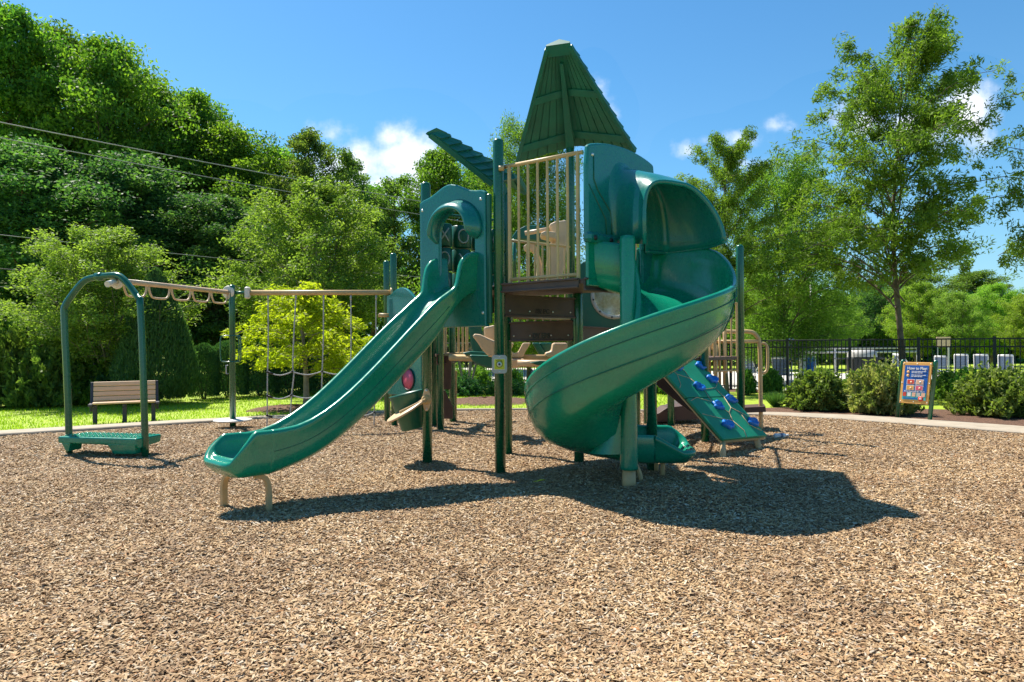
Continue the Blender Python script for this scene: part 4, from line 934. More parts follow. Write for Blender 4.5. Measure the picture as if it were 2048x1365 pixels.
# net beam and rope net
na = P(497, 586, LP.y+.03); nb_ = P(783, 585.5, L1.y)
nbm = MB().tube([na, nb_], .045, 14).build('net_beam', M['tan'], ps)
MB().tube([P(466, 586, LP.y), na], .03, 10).build('beam_arm', M['post'], nbm)
MB().box(P(495, 586, LP.y), (.08, .10, .20), None, .02).build('end_plate', M['cream'], nbm)
MB().lathe(nb_, [(0, -.02), (.09, -.02), (.09, .02), (0, .02)], 20, (nb_-na)).build('end_plate', M['tan'], nbm)
net = None; cols = []
for i, x_ in enumerate((534.5, 589, 644, 699, 751)):
    f_ = (x_-497)/(783-497); q = na.lerp(nb_, f_); gx = (534, 579, 642, 700, 748)[i]; bot = G(gx, (853, 853, 856, 858, 862)[i]); bot.y = q.y-.02; bot.x = (gx-1024-1)/F*bot.y; bot.z = .0
    top = q+Vector((0, 0, -.04)); pts = bez([top, top.lerp(bot, .35)+Vector((.01, 0, 0)), top.lerp(bot, .62)+Vector((.0, 0, 0)), top.lerp(bot, .82)+Vector((.0, 0, 0)), bot], 5)
    if i == 1: pts = bez([top, top.lerp(bot, .5)*1, Vector((P(588, 748, q.y).x, q.y, P(588, 748, q.y).z)), Vector((P(583, 795, q.y).x, q.y, P(583, 795, q.y).z)), bot], 5)
    rp = MB().tube(pts, .011, 8)
    if net is None: net = rp.build('rope_net', M['rope'], ps)
    else: rp.build('rope', M['rope'], net)
    MB().tube([q+Vector((0, 0, -.03)), q+Vector((0, 0, -.13))], .017, 8).build('shackle', M['grey'], net)
    cols.append((q, bot))
def colpt(i, z): q, b_ = cols[i]; f_ = (q.z-z)/(q.z-b_.z); return q.lerp(b_, f_)
for zr in (.97, .57, .24):
    for i in range(4):
        a_ = colpt(i, zr); b_ = colpt(i+1, zr); mid = a_.lerp(b_, .5)+Vector((0, 0, -.06)); MB().tube(bez([a_, a_.lerp(b_, .2)+Vector((0, 0, -.035)), mid, a_.lerp(b_, .8)+Vector((0, 0, -.035)), b_], 3), .010, 8).build('rope', M['rope'], net)
    for i in range(5): MB().lathe(colpt(i, zr), [(0, -.022), (.016, -.018), (.02, 0), (.016, .018), (0, .022)], 10, (0, 1, 0)).build('knot', M['black'], net)
    a_ = colpt(0, zr); b_ = colpt(1, zr); MB().tube([a_, a_.lerp(b_, .22)+Vector((0, 0, -.035))], .017, 8).build('sleeve', M['black'], net)
# seat disc and handles on the left post
dsk = MB().lathe((LP.x, LP.y, .155), [(.05, 0), (.29, .0), (.31, .012), (.30, .028), (.05, .04)], 30).build('seat_disc', M['cream'], ps)
for off_, w_ in ((-.17, .12), (.03, .10), (.06, .10)):
    cx_ = LP.x+off_; a_ = [Vector((LP.x, LP.y-.05, 1.58)), Vector((cx_+(.05 if off_ < 0 else w_-.05), LP.y-.06, 1.58)), Vector((cx_ if off_ < 0 else cx_+w_, LP.y-.06, 1.53)), Vector((cx_ if off_ < 0 else cx_+w_, LP.y-.06, 1.20)), Vector((cx_+(.05 if off_ < 0 else w_-.05), LP.y-.06, 1.15)), Vector((LP.x, LP.y-.05, 1.15))]
    MB().tube(bez(a_, 4), .013, 8).build('grab_handle', M['post'], ps)
MB().tube([Vector((LP.x-.05, LP.y-.04, 1.09)), Vector((LP.x-.09, LP.y-.04, 1.09)), Vector((LP.x-.09, LP.y-.04, .95)), Vector((LP.x-.05, LP.y-.04, .95))], .010, 6).build('grab_handle', M['grey'], ps)

# ------------------------------------------------------------------ bench
bL = G(190, 847); bR = G(307, 841); ang = math.atan2(bR.y-bL.y, bR.x-bL.x); bc_ = (bL+bR)/2; BW = (bR-bL).length
bench = thing('park_bench', (bc_.x, bc_.y, -.02), 'park bench of tan boards on charcoal legs standing on the grass', 'bench', rz=ang)
sh_ = .37; W2 = BW/2+.04
for x_ in (-BW/2, .0, BW/2):
    MB().box((x_, .02, .18), (.075, .07, .36), None, .01).build('leg', M['char'], bench)
    MB().box((x_, .12, .335), (.06, .34, .05), None, .01).build('bracket', M['char'], bench)
for x_ in (-W2-.03, W2+.03):
    MB().box((x_, .16+.03, .30), (.05, .08, .16), None, .01).build('bracket', M['char'], bench)
    MB().beam((x_*.985, .26, .34), (x_*.985, .38, .76), .055, .05, up=(0, 1, 0)).build('back_post', M['char'], bench)
    MB().box((x_, .08, .355), (.07, .36, .05), None, .01).build('arm_end', M['char'], bench)
for k in range(3): MB().box((0, -.03+.115*k, .385), (2*W2, .10, .035), None, .008).build('seat_board', M['board'], bench)
for k in range(4):
    z_ = .455+.091*k; MB().box((0, .255+.026*k, z_), (2*W2, .03, .083), Matrix.Rotation(R(-14), 3, 'X'), .007).build('back_board', M['board'], bench)

# ------------------------------------------------------------------ information board
sL = G(1795, 838); sR = G(1858.5, 844); sd_ = (sR-sL); sw = sd_.length; sdn = sd_.normalized(); sn_ = Vector((sdn.y, -sdn.x, 0)); lean = math.tan(R(6.3))
board = thing('information_sign', tuple((sL+sR)/2), 'leaning blue play instruction sign in an orange frame on two green posts', 'sign')
def SB(s, z, o=0.): q = sL+sdn*(s*sw)+Vector((sdn.x, sdn.y, 0))*(lean*z)+sn_*o; return Vector((q.x, q.y, z))
for s_ in (-.01, 1.01):
    q0 = SB(s_, -.1); q1 = SB(s_, 1.08); MB().tube([q0, q0.lerp(q1, .97), q1], [.036, .036, .028], 14).build('post', M['post'], board)
pnl = MB().plate([SB(.05, .30, .02), SB(.95, .30, .02), SB(.95, 1.04, .02), SB(.05, 1.04, .02)], sn_*.025).build('sign_board', M['orange'], board, bevel=.006)
def SBP(name, s0, s1, z0, z1, o, mat, r_=0): 
    return MB().plate([SB(s0, z0, o), SB(s1, z0, o), SB(s1, z1, o), SB(s0, z1, o)], sn_*.003).build(name, M[mat], pnl)
SBP('print_field', .13, .87, .37, .985, .047, 'navy'); SBP('print_band', .13, .87, .37, .50, .051, 'teal')
ctx = sd_.normalized(); upv = Vector((sdn.x*lean, sdn.y*lean, 1))
text('How to Play:', .068, SB(.52, .93, .055), ctx, upv, M['white'], pnl, .001, bold=.002)
text('1', .045, SB(.25, .865, .058), ctx, upv, M['white'], pnl, .001); text('2', .045, SB(.25, .80, .058), ctx, upv, M['white'], pnl, .001)
for z_ in (.865, .80): MB().lathe(SB(.25, z_, .051), [(0, .003), (.026, .003), (.026, 0)], 18, sn_).build('number_disc', M['orange'], pnl)
for zr_ in (.878, .853, .812, .787):        # small print too fine to read: broken white lines
    x0 = .36
    for wd2 in ((.09, .06, .11, .05, .08) if zr_ in (.878, .812) else (.07, .10, .06, .07)): SBP('small_print', x0, x0+wd2, zr_-.006, zr_+.006, .055, 'white'); x0 += wd2+.014
for (s_, z_, mt) in ((.36, .69, 'red'), (.64, .69, 'peach'), (.36, .585, 'orange'), (.64, .585, 'pink')):
    SBP('picture_frame', s_-.125, s_+.125, z_-.046, z_+.046, .051, 'white'); SBP('picture', s_-.105, s_+.105, z_-.037, z_+.037, .055, mt)
    MB().lathe(SB(s_+.02, z_-.005, .058), [(0, .002), (.02, .002), (.02, 0)], 10, sn_).build('picture_spot', M['peach' if mt != 'peach' else 'grey'], pnl)
text('New Games All the Time!', .034, SB(.5, .52, .055), ctx, upv, M['white'], pnl, .001, bold=.001)
for i, mt in enumerate(('red', 'white', 'peach', 'lgrey', 'peach')): SBP('picture', .15+.145*i, .26+.145*i, .43, .50, .055, mt)
SBP('print_strip', .17, .62, .385, .405, .055, 'navy'); MB().lathe(SB(.72, .395, .055), [(0, .003), (.045, .003), (.045, 0)], 22, sn_).build('badge', M['red'], pnl)
SBP('badge_print', .685, .755, .385, .405, .061, 'white')
for s_, z_ in ((.08, .33), (.5, .335), (.92, .33), (.08, 1.01), (.5, 1.01), (.92, 1.01), (.08, .67), (.92, .67)): MB().lathe(SB(s_, z_, .045), [(0, .006), (.008, .005), (.01, 0)], 8, sn_).build('bolt', M['bolt'], pnl)

# ------------------------------------------------------------------ bottle and leaf on the chips
q = G(1563, 876); bt = thing('plastic_bottle', (q.x, q.y, .035), 'clear empty plastic bottle lying on the chips by the climbing wall', 'bottle')
axb = Vector((.96, .28, 0)).normalized(); qq = Vector((q.x, q.y, .035))
MB().lathe(qq-axb*.12, [(0, 0), (.03, .0), (.034, .02), (.033, .07), (.030, .085), (.034, .10), (.034, .15), (.025, .185), (.013, .205), (.013, .22), (0, .22)], 18, axb).build('bottle_body', M['clear'], bt)
MB().lathe(qq+axb*.095, [(0, 0), (.016, 0), (.016, .02), (0, .02)], 12, axb).build('cap', M['white'], bt)
MB().lathe(qq-axb*.03, [(.0345, 0), (.0345, .035)], 18, axb).build('bottle_label', M['sling'], bt)
q = G(1078, 966); mb = MB(); pts = [(-.06, 0), (-.03, .018), (.02, .022), (.07, .004), (.03, -.016), (-.02, -.018)]
mb.add([(q.x+a_, q.y+b_, .025+.012*math.sin(a_*40)) for a_, b_ in pts]+[(q.x+a_, q.y+b_, .022+.012*math.sin(a_*40)) for a_, b_ in pts], [tuple(range(6)), tuple(range(11, 5, -1))]+[(i, i+6, (i+1) % 6+6, (i+1) % 6) for i in range(6)])
tag(mb.build('fallen_leaf', M['yellow'], org=(q.x, q.y, 0)), 'single yellow fallen leaf lying on the shaded wood chips', 'leaf')

# ------------------------------------------------------------------ pool fence
fa = Vector((8.03, 19.9, 0)); fe = Vector((1.36, -.925, 0))
fence = thing('pool_fence', (8.03, 19.9, 0), 'black metal picket fence between the shrubs and the pool deck', 'fence')
FT_ = 1.50; pk = MB().box((0, 0, 0), (.022, .022, FT_-.06)).build('picket', M['black'], fence, org=(0, 0, 0)); pk.location = (0, 0, FT_/2)
fpst = MB().box((0, 0, 0), (.07, .07, FT_+.05)).build('fence_post', M['black'], fence, org=(0, 0, 0)); fpst.location = (0, 0, FT_/2)
angf = math.atan2(fe.y, fe.x); pk.rotation_euler = (0, 0, angf); fpst.rotation_euler = (0, 0, angf)
npk = 15
for s_ in range(-9, 6):
    if s_ != 0:
        o = fpst.copy(); link(o, fence); o.location = tuple(fe*s_+Vector((0, 0, FT_/2)))
    for k in range(1, npk+1):
        if s_ == -9 and k == 1: pk.location = tuple(fe*(s_+k/(npk+1))+Vector((0, 0, FT_/2))); continue
        o = pk.copy(); link(o, fence); o.location = tuple(fe*(s_+k/(npk+1))+Vector((0, 0, FT_/2)))
a_ = fa-fe*9; b_ = fa+fe*6
for z_ in (.10, 1.27, 1.47): MB().beam(a_+Vector((0, 0, z_)), b_+Vector((0, 0, z_)), .03, .035).build('rail', M['black'], fence)

# pool deck and planting beds
fe_n = Vector((fe.y, -fe.x, 0)).normalized(); fe_n = -fe_n if fe_n.y < 0 else fe_n
aa = fa-fe*14+fe_n*.25; bb = fa+fe*9+fe_n*.25
flat('pool_deck', [aa, bb, bb+fe_n*13, aa+fe_n*13], .0, M['deckc'])
def bed(name, cx, cy, rx, ry, h, rot=0, wob=.12, mat='straw'):
    mb = MB(); n_ = 40; rings = []
    for j in range(6):
        f_ = 1-j/5.0; rings.append([Vector((cx, cy, 0))+Matrix.Rotation(rot, 3, 'Z') @ Vector((rx*f_*math.cos(2*math.pi*k/n_)*(1+wob*math.sin(3*2*math.pi*k/n_+cx)), ry*f_*math.sin(2*math.pi*k/n_)*(1+wob*math.sin(2*2*math.pi*k/n_+cy)), -.03+h*(1-f_**2)+.015*math.sin(k*1.9+j*3)*(1 if j else 0))) for k in range(n_)])
    mb.loft(rings, True, True); o = mb.build(name, M[mat]); o['kind'] = 'structure'; return o
q = G(592, 818); bed('mulch_ring', q.x, q.y, 1.25, .8, .12)
q = G(975, 803); bed('mulch_ring', q.x, q.y, 1.3, 1.0, .13)
pts = [G(1530, 829), G(1680, 836), G(1800, 841), G(1930, 848), G(2048, 855), G(2300, 875)]
pts2 = [G(2300, 830), G(2048, 822), G(1800, 816), G(1650, 813), G(1530, 815)]
flat('planting_bed', pts+pts2, -.012, M['straw'])
flat('planting_bed', [fa-fe*9-fe_n*.9, fa+fe*6-fe_n*.9, fa+fe*6+fe_n*.2, fa-fe*9+fe_n*.2], -.014, M['straw'])

# ------------------------------------------------------------------ pool furniture beyond the fence
def lounge(px, d, rz, label, s=1.0, py=None):
    q = P(px, 690, d); q.z = 0
    t_ = thing('lounge_chair', tuple(q), label, 'lounge chair', 'white lounge chairs on the pool deck', rz=rz-math.atan2(q.x, q.y))
    t_.scale = (s*.80, s, s*.92)
    for y_ in (-.3, .3):
        MB().tube([(y_, -.9, .36), (y_, .35, .36), (y_, .72, 1.0)], .022, 8).build('side_rail', M['white'], t_)
        for x_ in (-.7, .25): MB().tube([(y_, x_-.06, 0), (y_, x_, .36)], .02, 8).build('leg', M['white'], t_)
        MB().tube(bez([(y_, -.2, .36), (y_, -.2, .56), (y_, .0, .60), (y_, .3, .58), (y_, .40, .42)], 3), .018, 6).build('arm', M['white'], t_)
    MB().tube([(-.3, .72, 1.0), (.3, .72, 1.0)], .04, 8).build('top_rail', M['white'], t_)
    MB().plate([(-.28, -.88, .37), (.28, -.88, .37), (.28, .34, .37), (-.28, .34, .37)], (0, 0, .012)).build('seat', M['sling'], t_)
    for k in range(5):
        f0 = k/5+.01; f1 = (k+1)/5-.01; a_ = Vector((0, .36, .38)); b_ = Vector((0, .70, .97)); u_ = a_.lerp(b_, f0); w_ = a_.lerp(b_, f1)
        MB().plate([(-.28, u_.y, u_.z), (.28, u_.y, u_.z), (.28, w_.y, w_.z), (-.28, w_.y, w_.z)], (0, -.012, .006)).build('strap', M['sling'], t_)
lounge(1566, 22.5, R(172), 'white lounge chair right under the closed blue umbrella, nearest the fence', 1.0)
lounge(1512, 24.5, R(150), 'white lounge chair behind the tan handrail of the play structure', 1.0)
lounge(1798, 30, R(178), 'white lounge chair half hidden behind the oak trunk', .95)
lounge(1838, 25, R(120), 'white lounge chair seen over the right post of the instruction sign', 1.0)
lounge(1881, 28, R(180), 'white lounge chair below the small yellow notice panel', .88)
lounge(1922, 27.5, R(180), 'white lounge chair in the gap left of the large bronze-green shrub', .95)
lounge(1963, 27, R(178), 'white lounge chair just left of a thick fence post behind the large shrub', .95)
lounge(2011, 26, R(180), 'rightmost white lounge chair of the row behind the fence', .95)
q = P(1583, 690, 24); ub_ = thing('patio_umbrella', (q.x, q.y, 0), 'closed blue patio umbrella behind the fence', 'umbrella')
MB().lathe((q.x, q.y, 0), [(.03, .78), (.24, .80), (.27, .95), (.20, 1.2), (.13, 1.50), (.04, 1.58), (0, 1.60)], 14).build('canopy', M['umbrella'], ub_)
MB().tube([(q.x, q.y, 0), (q.x, q.y, 1.66)], .022, 8).build('pole', M['white'], ub_); MB().lathe((q.x, q.y, 0), [(0, 0), (.25, 0), (.25, .06), (.05, .1), (0, .1)], 18).build('umbrella_base', M['white'], ub_)
q = P(1612, 690, 23.5); lf = thing('pool_lift', (q.x, q.y, 0), 'white pool lift with a bright blue seat beside the blue umbrella', 'pool lift')
MB().box((q.x-.13, q.y, .5), (.16, .3, 1.0), None, .03).build('column', M['white'], lf); MB().box((q.x+.1, q.y, .62), (.26, .32, .60), None, .06).build('seat', M['blue'], lf)
MB().tube([(q.x-.1, q.y, .9), (q.x+.3, q.y, .92), (q.x+.34, q.y, .4)], .03, 8).build('arm', M['white'], lf); MB().box((q.x, q.y, .05), (.6, .6, .1), None, .02).build('lift_base', M['white'], lf)
q = P(1724, 690, 26); gr = thing('barbecue_grill', (q.x, q.y, 0), 'large black barbecue grill with a pale lid behind the fence', 'grill')
MB().box((q.x, q.y, .52), (.95, .55, .62), None, .03).build('cabinet', M['black'], gr)
lid = [[Vector((x_, q.y+.27*math.cos(a_), .84+.27*math.sin(a_))) for a_ in np.linspace(0, math.pi, 9)] for x_ in (q.x-.45, q.x+.45)]
MB().loft(lid, False, True).add([v for v in lid[0]], [tuple(range(9))]).add([v for v in lid[1]], [tuple(range(9))]).build('lid', M['lgrey'], gr)
MB().box((q.x-.75, q.y, .78), (.5, .45, .04), None, .01).build('side_shelf', M['black'], gr); MB().box((q.x+.72, q.y, .78), (.4, .45, .04), None, .01).build('side_shelf', M['black'], gr)
for x_ in (-.4, .4): MB().lathe((q.x+x_, q.y-.3, .12), [(0, -.03), (.12, -.03), (.12, .03), (0, .03)], 16, (1, 0, 0)).build('wheel', M['black'], gr)
for x_ in (-.4, .4): MB().tube([(q.x+x_, q.y+.2, 0), (q.x+x_, q.y+.2, .25)], .03, 8).build('leg', M['black'], gr)
ra = P(1592, 690, 31); rbb = P(1838, 690, 31); rl = thing('pipe_railing', (ra.x, ra.y, 0), 'long grey two-pipe railing across the far side of the pool deck', 'railing')
for y_ in (697, 705): MB().tube([P(1585, y_, 31), P(1838, y_-1, 31)], .055, 10).build('pipe', M['grey'], rl)
for x_ in (1670, 1700, 1835): q = P(x_, 690, 31); MB().tube([(q.x, q.y, 0), (q.x, q.y, P(x_, 695, 31).z)], .05, 8).build('upright', M['grey'], rl)
q = P(1887, 690, 30); sgn = thing('notice_panel', (q.x, q.y, 0), 'small pale yellow notice panel standing beyond the fence', 'sign')
MB().box((q.x, q.y, CH), (.62, .04, .42), None, .005).build('panel', M['yellow'] if False else M['tanp'], sgn)
for x_ in (-.25, .25): MB().box((q.x+x_, q.y+.04, .75), (.05, .05, 1.5)).build('post', M['grey'], sgn)
q = P(1623, 690, 34); lampp = thing('light_pole', (q.x, q.y, 0), 'pale light pole with a short arm showing between the trees', 'street lamp')
MB().tube([(q.x, q.y, 0), (q.x, q.y, P(1623, 556, 34).z)], .06, 8).build('pole', M['lgrey'], lampp); MB().beam(P(1600, 557, 34), P(1625, 555, 34), .12, .08).build('lamp_head', M['lgrey'], lampp)

# ------------------------------------------------------------------ overhead cables
for (y0, y1, th_, mt, lb_) in ((245, 353, .015, 'wire', 'topmost pale overhead cable crossing the woods'), (276, 381, .012, 'wire', 'second pale overhead cable from the top'), (470, 529, .011, 'wire', 'middle thin overhead cable above the loop ladder'), (538, 585, .015, 'wireD', 'dark overhead cable passing just behind the top of the arch frame'), (574, 614, .010, 'wire', 'lowest overhead cable, below the loop ladder')):
    a_ = P(0, y0, 18.); b_ = P(560, y1, 22.9); d_ = (b_-a_)
    pts = [a_+d_*f_+Vector((0, 0, .06*(f_*(f_-1)))) for f_ in np.linspace(-1.2, 3.5, 26)]
    mb = MB().tube(pts, th_, 6); tag(mb.build('overhead_cable', M[mt], org=tuple(a_)), lb_, 'cable', 'overhead cables left of the slides')

# ------------------------------------------------------------------ trees
def unit(v): return v/(np.linalg.norm(v, axis=-1, keepdims=True)+1e-9)
def tree_data(seed, H, RR, base, nl, shape, per, clr, nleaf, lh, lw, rise=.5, droop=.15, trunk=.18, narrow=False, flatz=.6, ztop=1.0, multi=1, lr=(.75, 1.12), azj=.25):
    g = np.random.default_rng(seed); tb = MB(); cl_c = []; cl_d = []
    stems = [(0., 0.)] if multi == 1 else [(math.cos(2.1*i+.4), math.sin(2.1*i+.4)) for i in range(multi)]
    ttop = H*ztop
    def stem_xy(sx, sy, h): f_ = h/H; return Vector((sx*RR*.28*f_**.8+.12*math.sin(h*.7+seed), sy*RR*.28*f_**.8+.10*math.cos(h*.8+seed), h))
    for (sx, sy) in stems:
        hs = np.linspace(0, ttop*.97, 12); tb.tube([stem_xy(sx, sy, h) if h > 0 else stem_xy(sx, sy, 0)-Vector((0, 0, .1)) for h in hs], [max(.012, trunk*(1-.93*(h/ttop))**1.0*(1.25 if h == 0 else 1)) for h in hs], 9)
    for i in range(nl):
        t_ = (i+.5)/nl; t_ = t_**.9; h = H*(base+(ztop-base)*t_); az = i*2.39996+g.normal(0, azj); ln = RR*shape(t_)*g.uniform(*lr)
        sx, sy = stems[i % len(stems)]; rise_ = rise*(1+(1.6*t_**2 if narrow and multi == 1 and H > 5 else 0)); s0 = stem_xy(sx, sy, max(base*H*(.8+.7*g.random()), h-ln*rise_*.75)); dirv = Vector((math.cos(az), math.sin(az), 0))
        pts = []
        for k in range(6):
            f_ = k/5; z_ = s0.z+ln*(rise_*math.sin(f_*1.5)-droop*f_*f_*1.5); pts.append(Vector((s0.x+dirv.x*ln*f_+.05*ln*math.sin(f_*5+i), s0.y+dirv.y*ln*f_+.05*ln*math.cos(f_*4+i), min(z_, H*.995))))
        r0 = max(.012, trunk*(.27 if narrow else .42)*(1-t_*.75)); tb.tube(pts, [r0*(1-.85*k/5)+.004 for k in range(6)], 5, cap=False)
        for k in range(per):
            f_ = .22+.80*(k+g.random())/per; j = min(4, int(f_*5)); q = pts[j].lerp(pts[j+1], min(1.15, f_*5-j)); sdw = Vector((-dirv.y, dirv.x, 0))
            w_ = g.normal(0, .20)*ln*(1.1-f_*.6); q2 = q+sdw*w_+Vector((0, 0, g.normal(0, .05)*ln))
            if abs(w_) > .12*ln: tb.tube([q, q2], [.35*r0*(1-f_*.6)+.003, .004], 4, cap=False)
            cl_c.append(q2); cl_d.append((dirv*.8+sdw*np.sign(w_)*.5))
    cl_c = np.array([tuple(v) for v in cl_c]); cl_d = np.array([tuple(v) for v in cl_d]); m_ = len(cl_c)
    idx = g.integers(0, m_, nleaf); size = clr*(.6+.8*g.random(m_))
    off = g.normal(size=(nleaf, 3)); off = unit(off)*(g.random((nleaf, 1))**.45); off[:, 2] *= flatz
    C = cl_c[idx]+off*size[idx][:, None]
    if narrow: D = unit(cl_d[idx]*.7+g.normal(size=(nleaf, 3))*.6+np.array([0, 0, -.12]))
    else: D = unit(g.normal(size=(nleaf, 3))*.8+cl_d[idx]*.25+np.array([0, 0, -.25]))
    Nn = unit(g.normal(size=(nleaf, 3))*1.0+np.array([-.3, .1, .5]))
    clt = g.random(m_); tint = np.clip(.05+.75*clt[idx]+g.normal(0, .2, nleaf), 0, 1)  # random clump contrast puts highlights and dark gaps into the leaf colour
    return tb, C, D, lh*(.7+.6*g.random(nleaf)), lw*(.7+.6*g.random(nleaf)), tint, Nn
def make_proto(name, mat, bark, **k):
    tb, C, D, a_, b_, tint, Nn = tree_data(**k); N2 = np.cross(Nn, D)
    crown = leaf_mesh(name+'_crown', C, D, a_, b_, mat, tint, Nn); root = tb.build(name+'_tmp', bark, flip=False); tm = root.data; bpy.data.objects.remove(root); return crown, tm, k['H'], k['RR']
sh_round = lambda t_: (math.sin(math.pi*min(1, .12+t_*.86))**.65)
sh_oak = lambda t_: (.95+.2*t_-.72*t_**2.4)
sh_cone = lambda t_: (1-t_)**.75+.04
sh_tall = lambda t_: .55+.45*math.sin(math.pi*(.15+.8*t_)) if t_ < .8 else (1-t_)/.2*.6+.25
PR = {
 'forestA': make_proto('forest_a', LM['forest'], M['bark'], seed=1, H=16, RR=4.6, base=.16, nl=58, shape=sh_round, per=8, clr=.95, nleaf=60000, lh=.105, lw=.055, rise=.6, droop=.05, trunk=.28, lr=(.55, 1.15), flatz=.7),
 'forestB': make_proto('forest_b', LM['forest'], M['bark'], seed=2, H=16, RR=3.8, base=.12, nl=56, shape=sh_tall, per=8, clr=.85, nleaf=52000, lh=.105, lw=.055, rise=.8, droop=.1, trunk=.25, lr=(.5, 1.15), flatz=.75),
 'loose': make_proto('loose', LM['mid'], M['bark'], seed=3, H=14, RR=3.2, base=.22, nl=34, shape=sh_tall, per=8, clr=.6, nleaf=30000, lh=.09, lw=.045, rise=.7, droop=.1, trunk=.22, lr=(.45, 1.2), flatz=.75),
 'ovate': make_proto('ovate', LM['light'], M['barkL'], seed=4, H=7, RR=2.6, base=.05, nl=100, shape=lambda t_: (math.sin(math.pi*min(1, .22+t_*.74))**.7), per=9, clr=.30, nleaf=66000, lh=.05, lw=.025, rise=1.3, droop=.05, trunk=.09, narrow=True, multi=3, flatz=.95, lr=(.6, 1.1)),
 'oakA': make_proto('oak_a', LM['oak'], M['bark'], seed=5, H=10, RR=3.9, base=.25, nl=60, shape=sh_oak, per=13, clr=.30, nleaf=66000, lh=.075, lw=.019, rise=.5, droop=.16, trunk=.105, narrow=True, flatz=.85, ztop=.98, lr=(.45, 1.1), azj=.7),
 'oakB': make_proto('oak_b', LM['oak'], M['bark'], seed=6, H=10, RR=4.4, base=.06, nl=84, shape=sh_oak, per=14, clr=.50, nleaf=110000, lh=.068, lw=.02, rise=.6, droop=.12, trunk=.13, narrow=True, flatz=.9, ztop=.98, lr=(.5, 1.1), azj=.7),
 'small': make_proto('small', LM['lime'], M['barkL'], seed=8, H=3.2, RR=1.5, base=.30, nl=32, shape=sh_round, per=8, clr=.20, nleaf=13500, lh=.055, lw=.02, rise=.45, droop=.22, trunk=.07, narrow=True, flatz=.8),
}
def place_tree(kind, px, ytop, d, wpx, label, cat='tree', group=None, mat=None, rz=None, name='tree', gz=0.):
    crown, tm, H, RR = PR[kind]; q = P(px, 690, d); top = P(px, ytop, d).z; sz = top/H; sx = (wpx/2/F*d)/(RR*.98)
    root = bpy.data.objects.new(name, None); link(root); root.location = (q.x, q.y, gz); root.scale = (sx, sx, sz); root.rotation_euler = (0, 0, rz if rz is not None else random.uniform(0, 6.28))
    tag(root, label, cat, group)
    c_ = link(bpy.data.objects.new('crown', crown), root); t_ = link(bpy.data.objects.new('trunk', tm), root)
    if mat: c_.material_slots[0].link = 'OBJECT'; c_.material_slots[0].material = LM[mat]
    return root
gf = 'tall woodland trees on the left'
place_tree('forestB', 25, 25, 30, 270, 'tallest woodland tree at the left edge of the view', group=gf, name='broadleaf_tree')
place_tree('forestA', 125, 78, 33, 330, 'woodland tree with a narrow spire just right of the tallest one', group=gf, name='broadleaf_tree', rz=.4)
place_tree('forestA', 215, 95, 31, 330, 'big rounded woodland tree above the pale green tree by the bench', group=gf, name='broadleaf_tree', rz=2.1)
place_tree('forestB', 300, 165, 34, 250, 'woodland tree behind and right of the big rounded one', group=gf, name='broadleaf_tree', rz=4)
place_tree('forestA', 385, 195, 36, 280, 'woodland tree whose top stands above the middle of the cables', group=gf, name='broadleaf_tree', rz=3)
place_tree('forestA', 465, 262, 35, 290, 'yellow-green topped woodland tree above the loop ladder', group=gf, name='broadleaf_tree', rz=5)
place_tree('forestB', 548, 305, 38, 220, 'last tree of the woodland slope before the sky gap', group=gf, name='broadleaf_tree', rz=1)
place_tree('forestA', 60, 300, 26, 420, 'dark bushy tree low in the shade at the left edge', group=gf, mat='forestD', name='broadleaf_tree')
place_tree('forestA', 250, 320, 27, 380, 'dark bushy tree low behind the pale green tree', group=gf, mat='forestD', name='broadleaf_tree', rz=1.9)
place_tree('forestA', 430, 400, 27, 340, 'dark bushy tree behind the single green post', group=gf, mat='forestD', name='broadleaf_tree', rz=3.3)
gm = 'loose trees left of the tower'
place_tree('loose', 617, 262, 36, 190, 'loose-crowned tree left of the large white cloud', group=gm, mat='mid', name='loose_tree')
place_tree('loose', 702, 312, 36, 150, 'loose-crowned tree standing right under the large white cloud', group=gm, mat='mid', rz=.5, name='loose_tree')
place_tree('loose', 790, 358, 36, 170, 'loose-crowned tree with a bare trunk left of the tall front posts', group=gm, mat='mid', rz=2.5, name='loose_tree')
place_tree('loose', 745, 372, 42, 190, 'thin tree filling the gap behind the loose-crowned ones', group=gm, mat='forest', rz=4.5, name='loose_tree')
place_tree('forestA', 885, 308, 36, 210, 'dense green tree behind the arch panel of the straight slide', mat='forest', name='broadleaf_tree', rz=.9)
place_tree('forestB', 965, 345, 38, 200, 'dense green tree behind the narrow shingled roof', mat='forest', name='broadleaf_tree', rz=3.9)
place_tree('ovate', 630, 378, 22, 360, 'large oval light green tree behind the rope net', name='ovate_tree', rz=.3)
place_tree('ovate', 205, 462, 17.5, 330, 'pale green bushy tree behind the park bench', name='ovate_tree', rz=2.2)
place_tree('small', 600, 574, 15.1, 285, 'small lime-yellow tree with a bare trunk behind the rope net', name='small_tree', rz=.8)
place_tree('oakB', 1060, 238, 24, 300, 'fine-leaved yellow-green tree behind the tower railing', name='oak_tree', rz=1)
place_tree('oakA', 1450, 272, 19, 300, 'fine-leaved oak directly right of the spiral slide hood', name='oak_tree', rz=2.4, mat='oak')
place_tree('oakB', 1560, 330, 23, 360, 'bushy oak between the spiral slide and the tall open oak', name='oak_tree', rz=.2)
place_tree('oakA', 1797, 56, 18.5, 490, 'tall open oak standing behind the instruction sign', name='oak_tree', rz=3.0)
place_tree('oakA', 2225, -60, 17, 440, 'oak reaching into the view from the right edge', name='oak_tree', rz=4.4)
gb = 'pale trees beyond the pool'
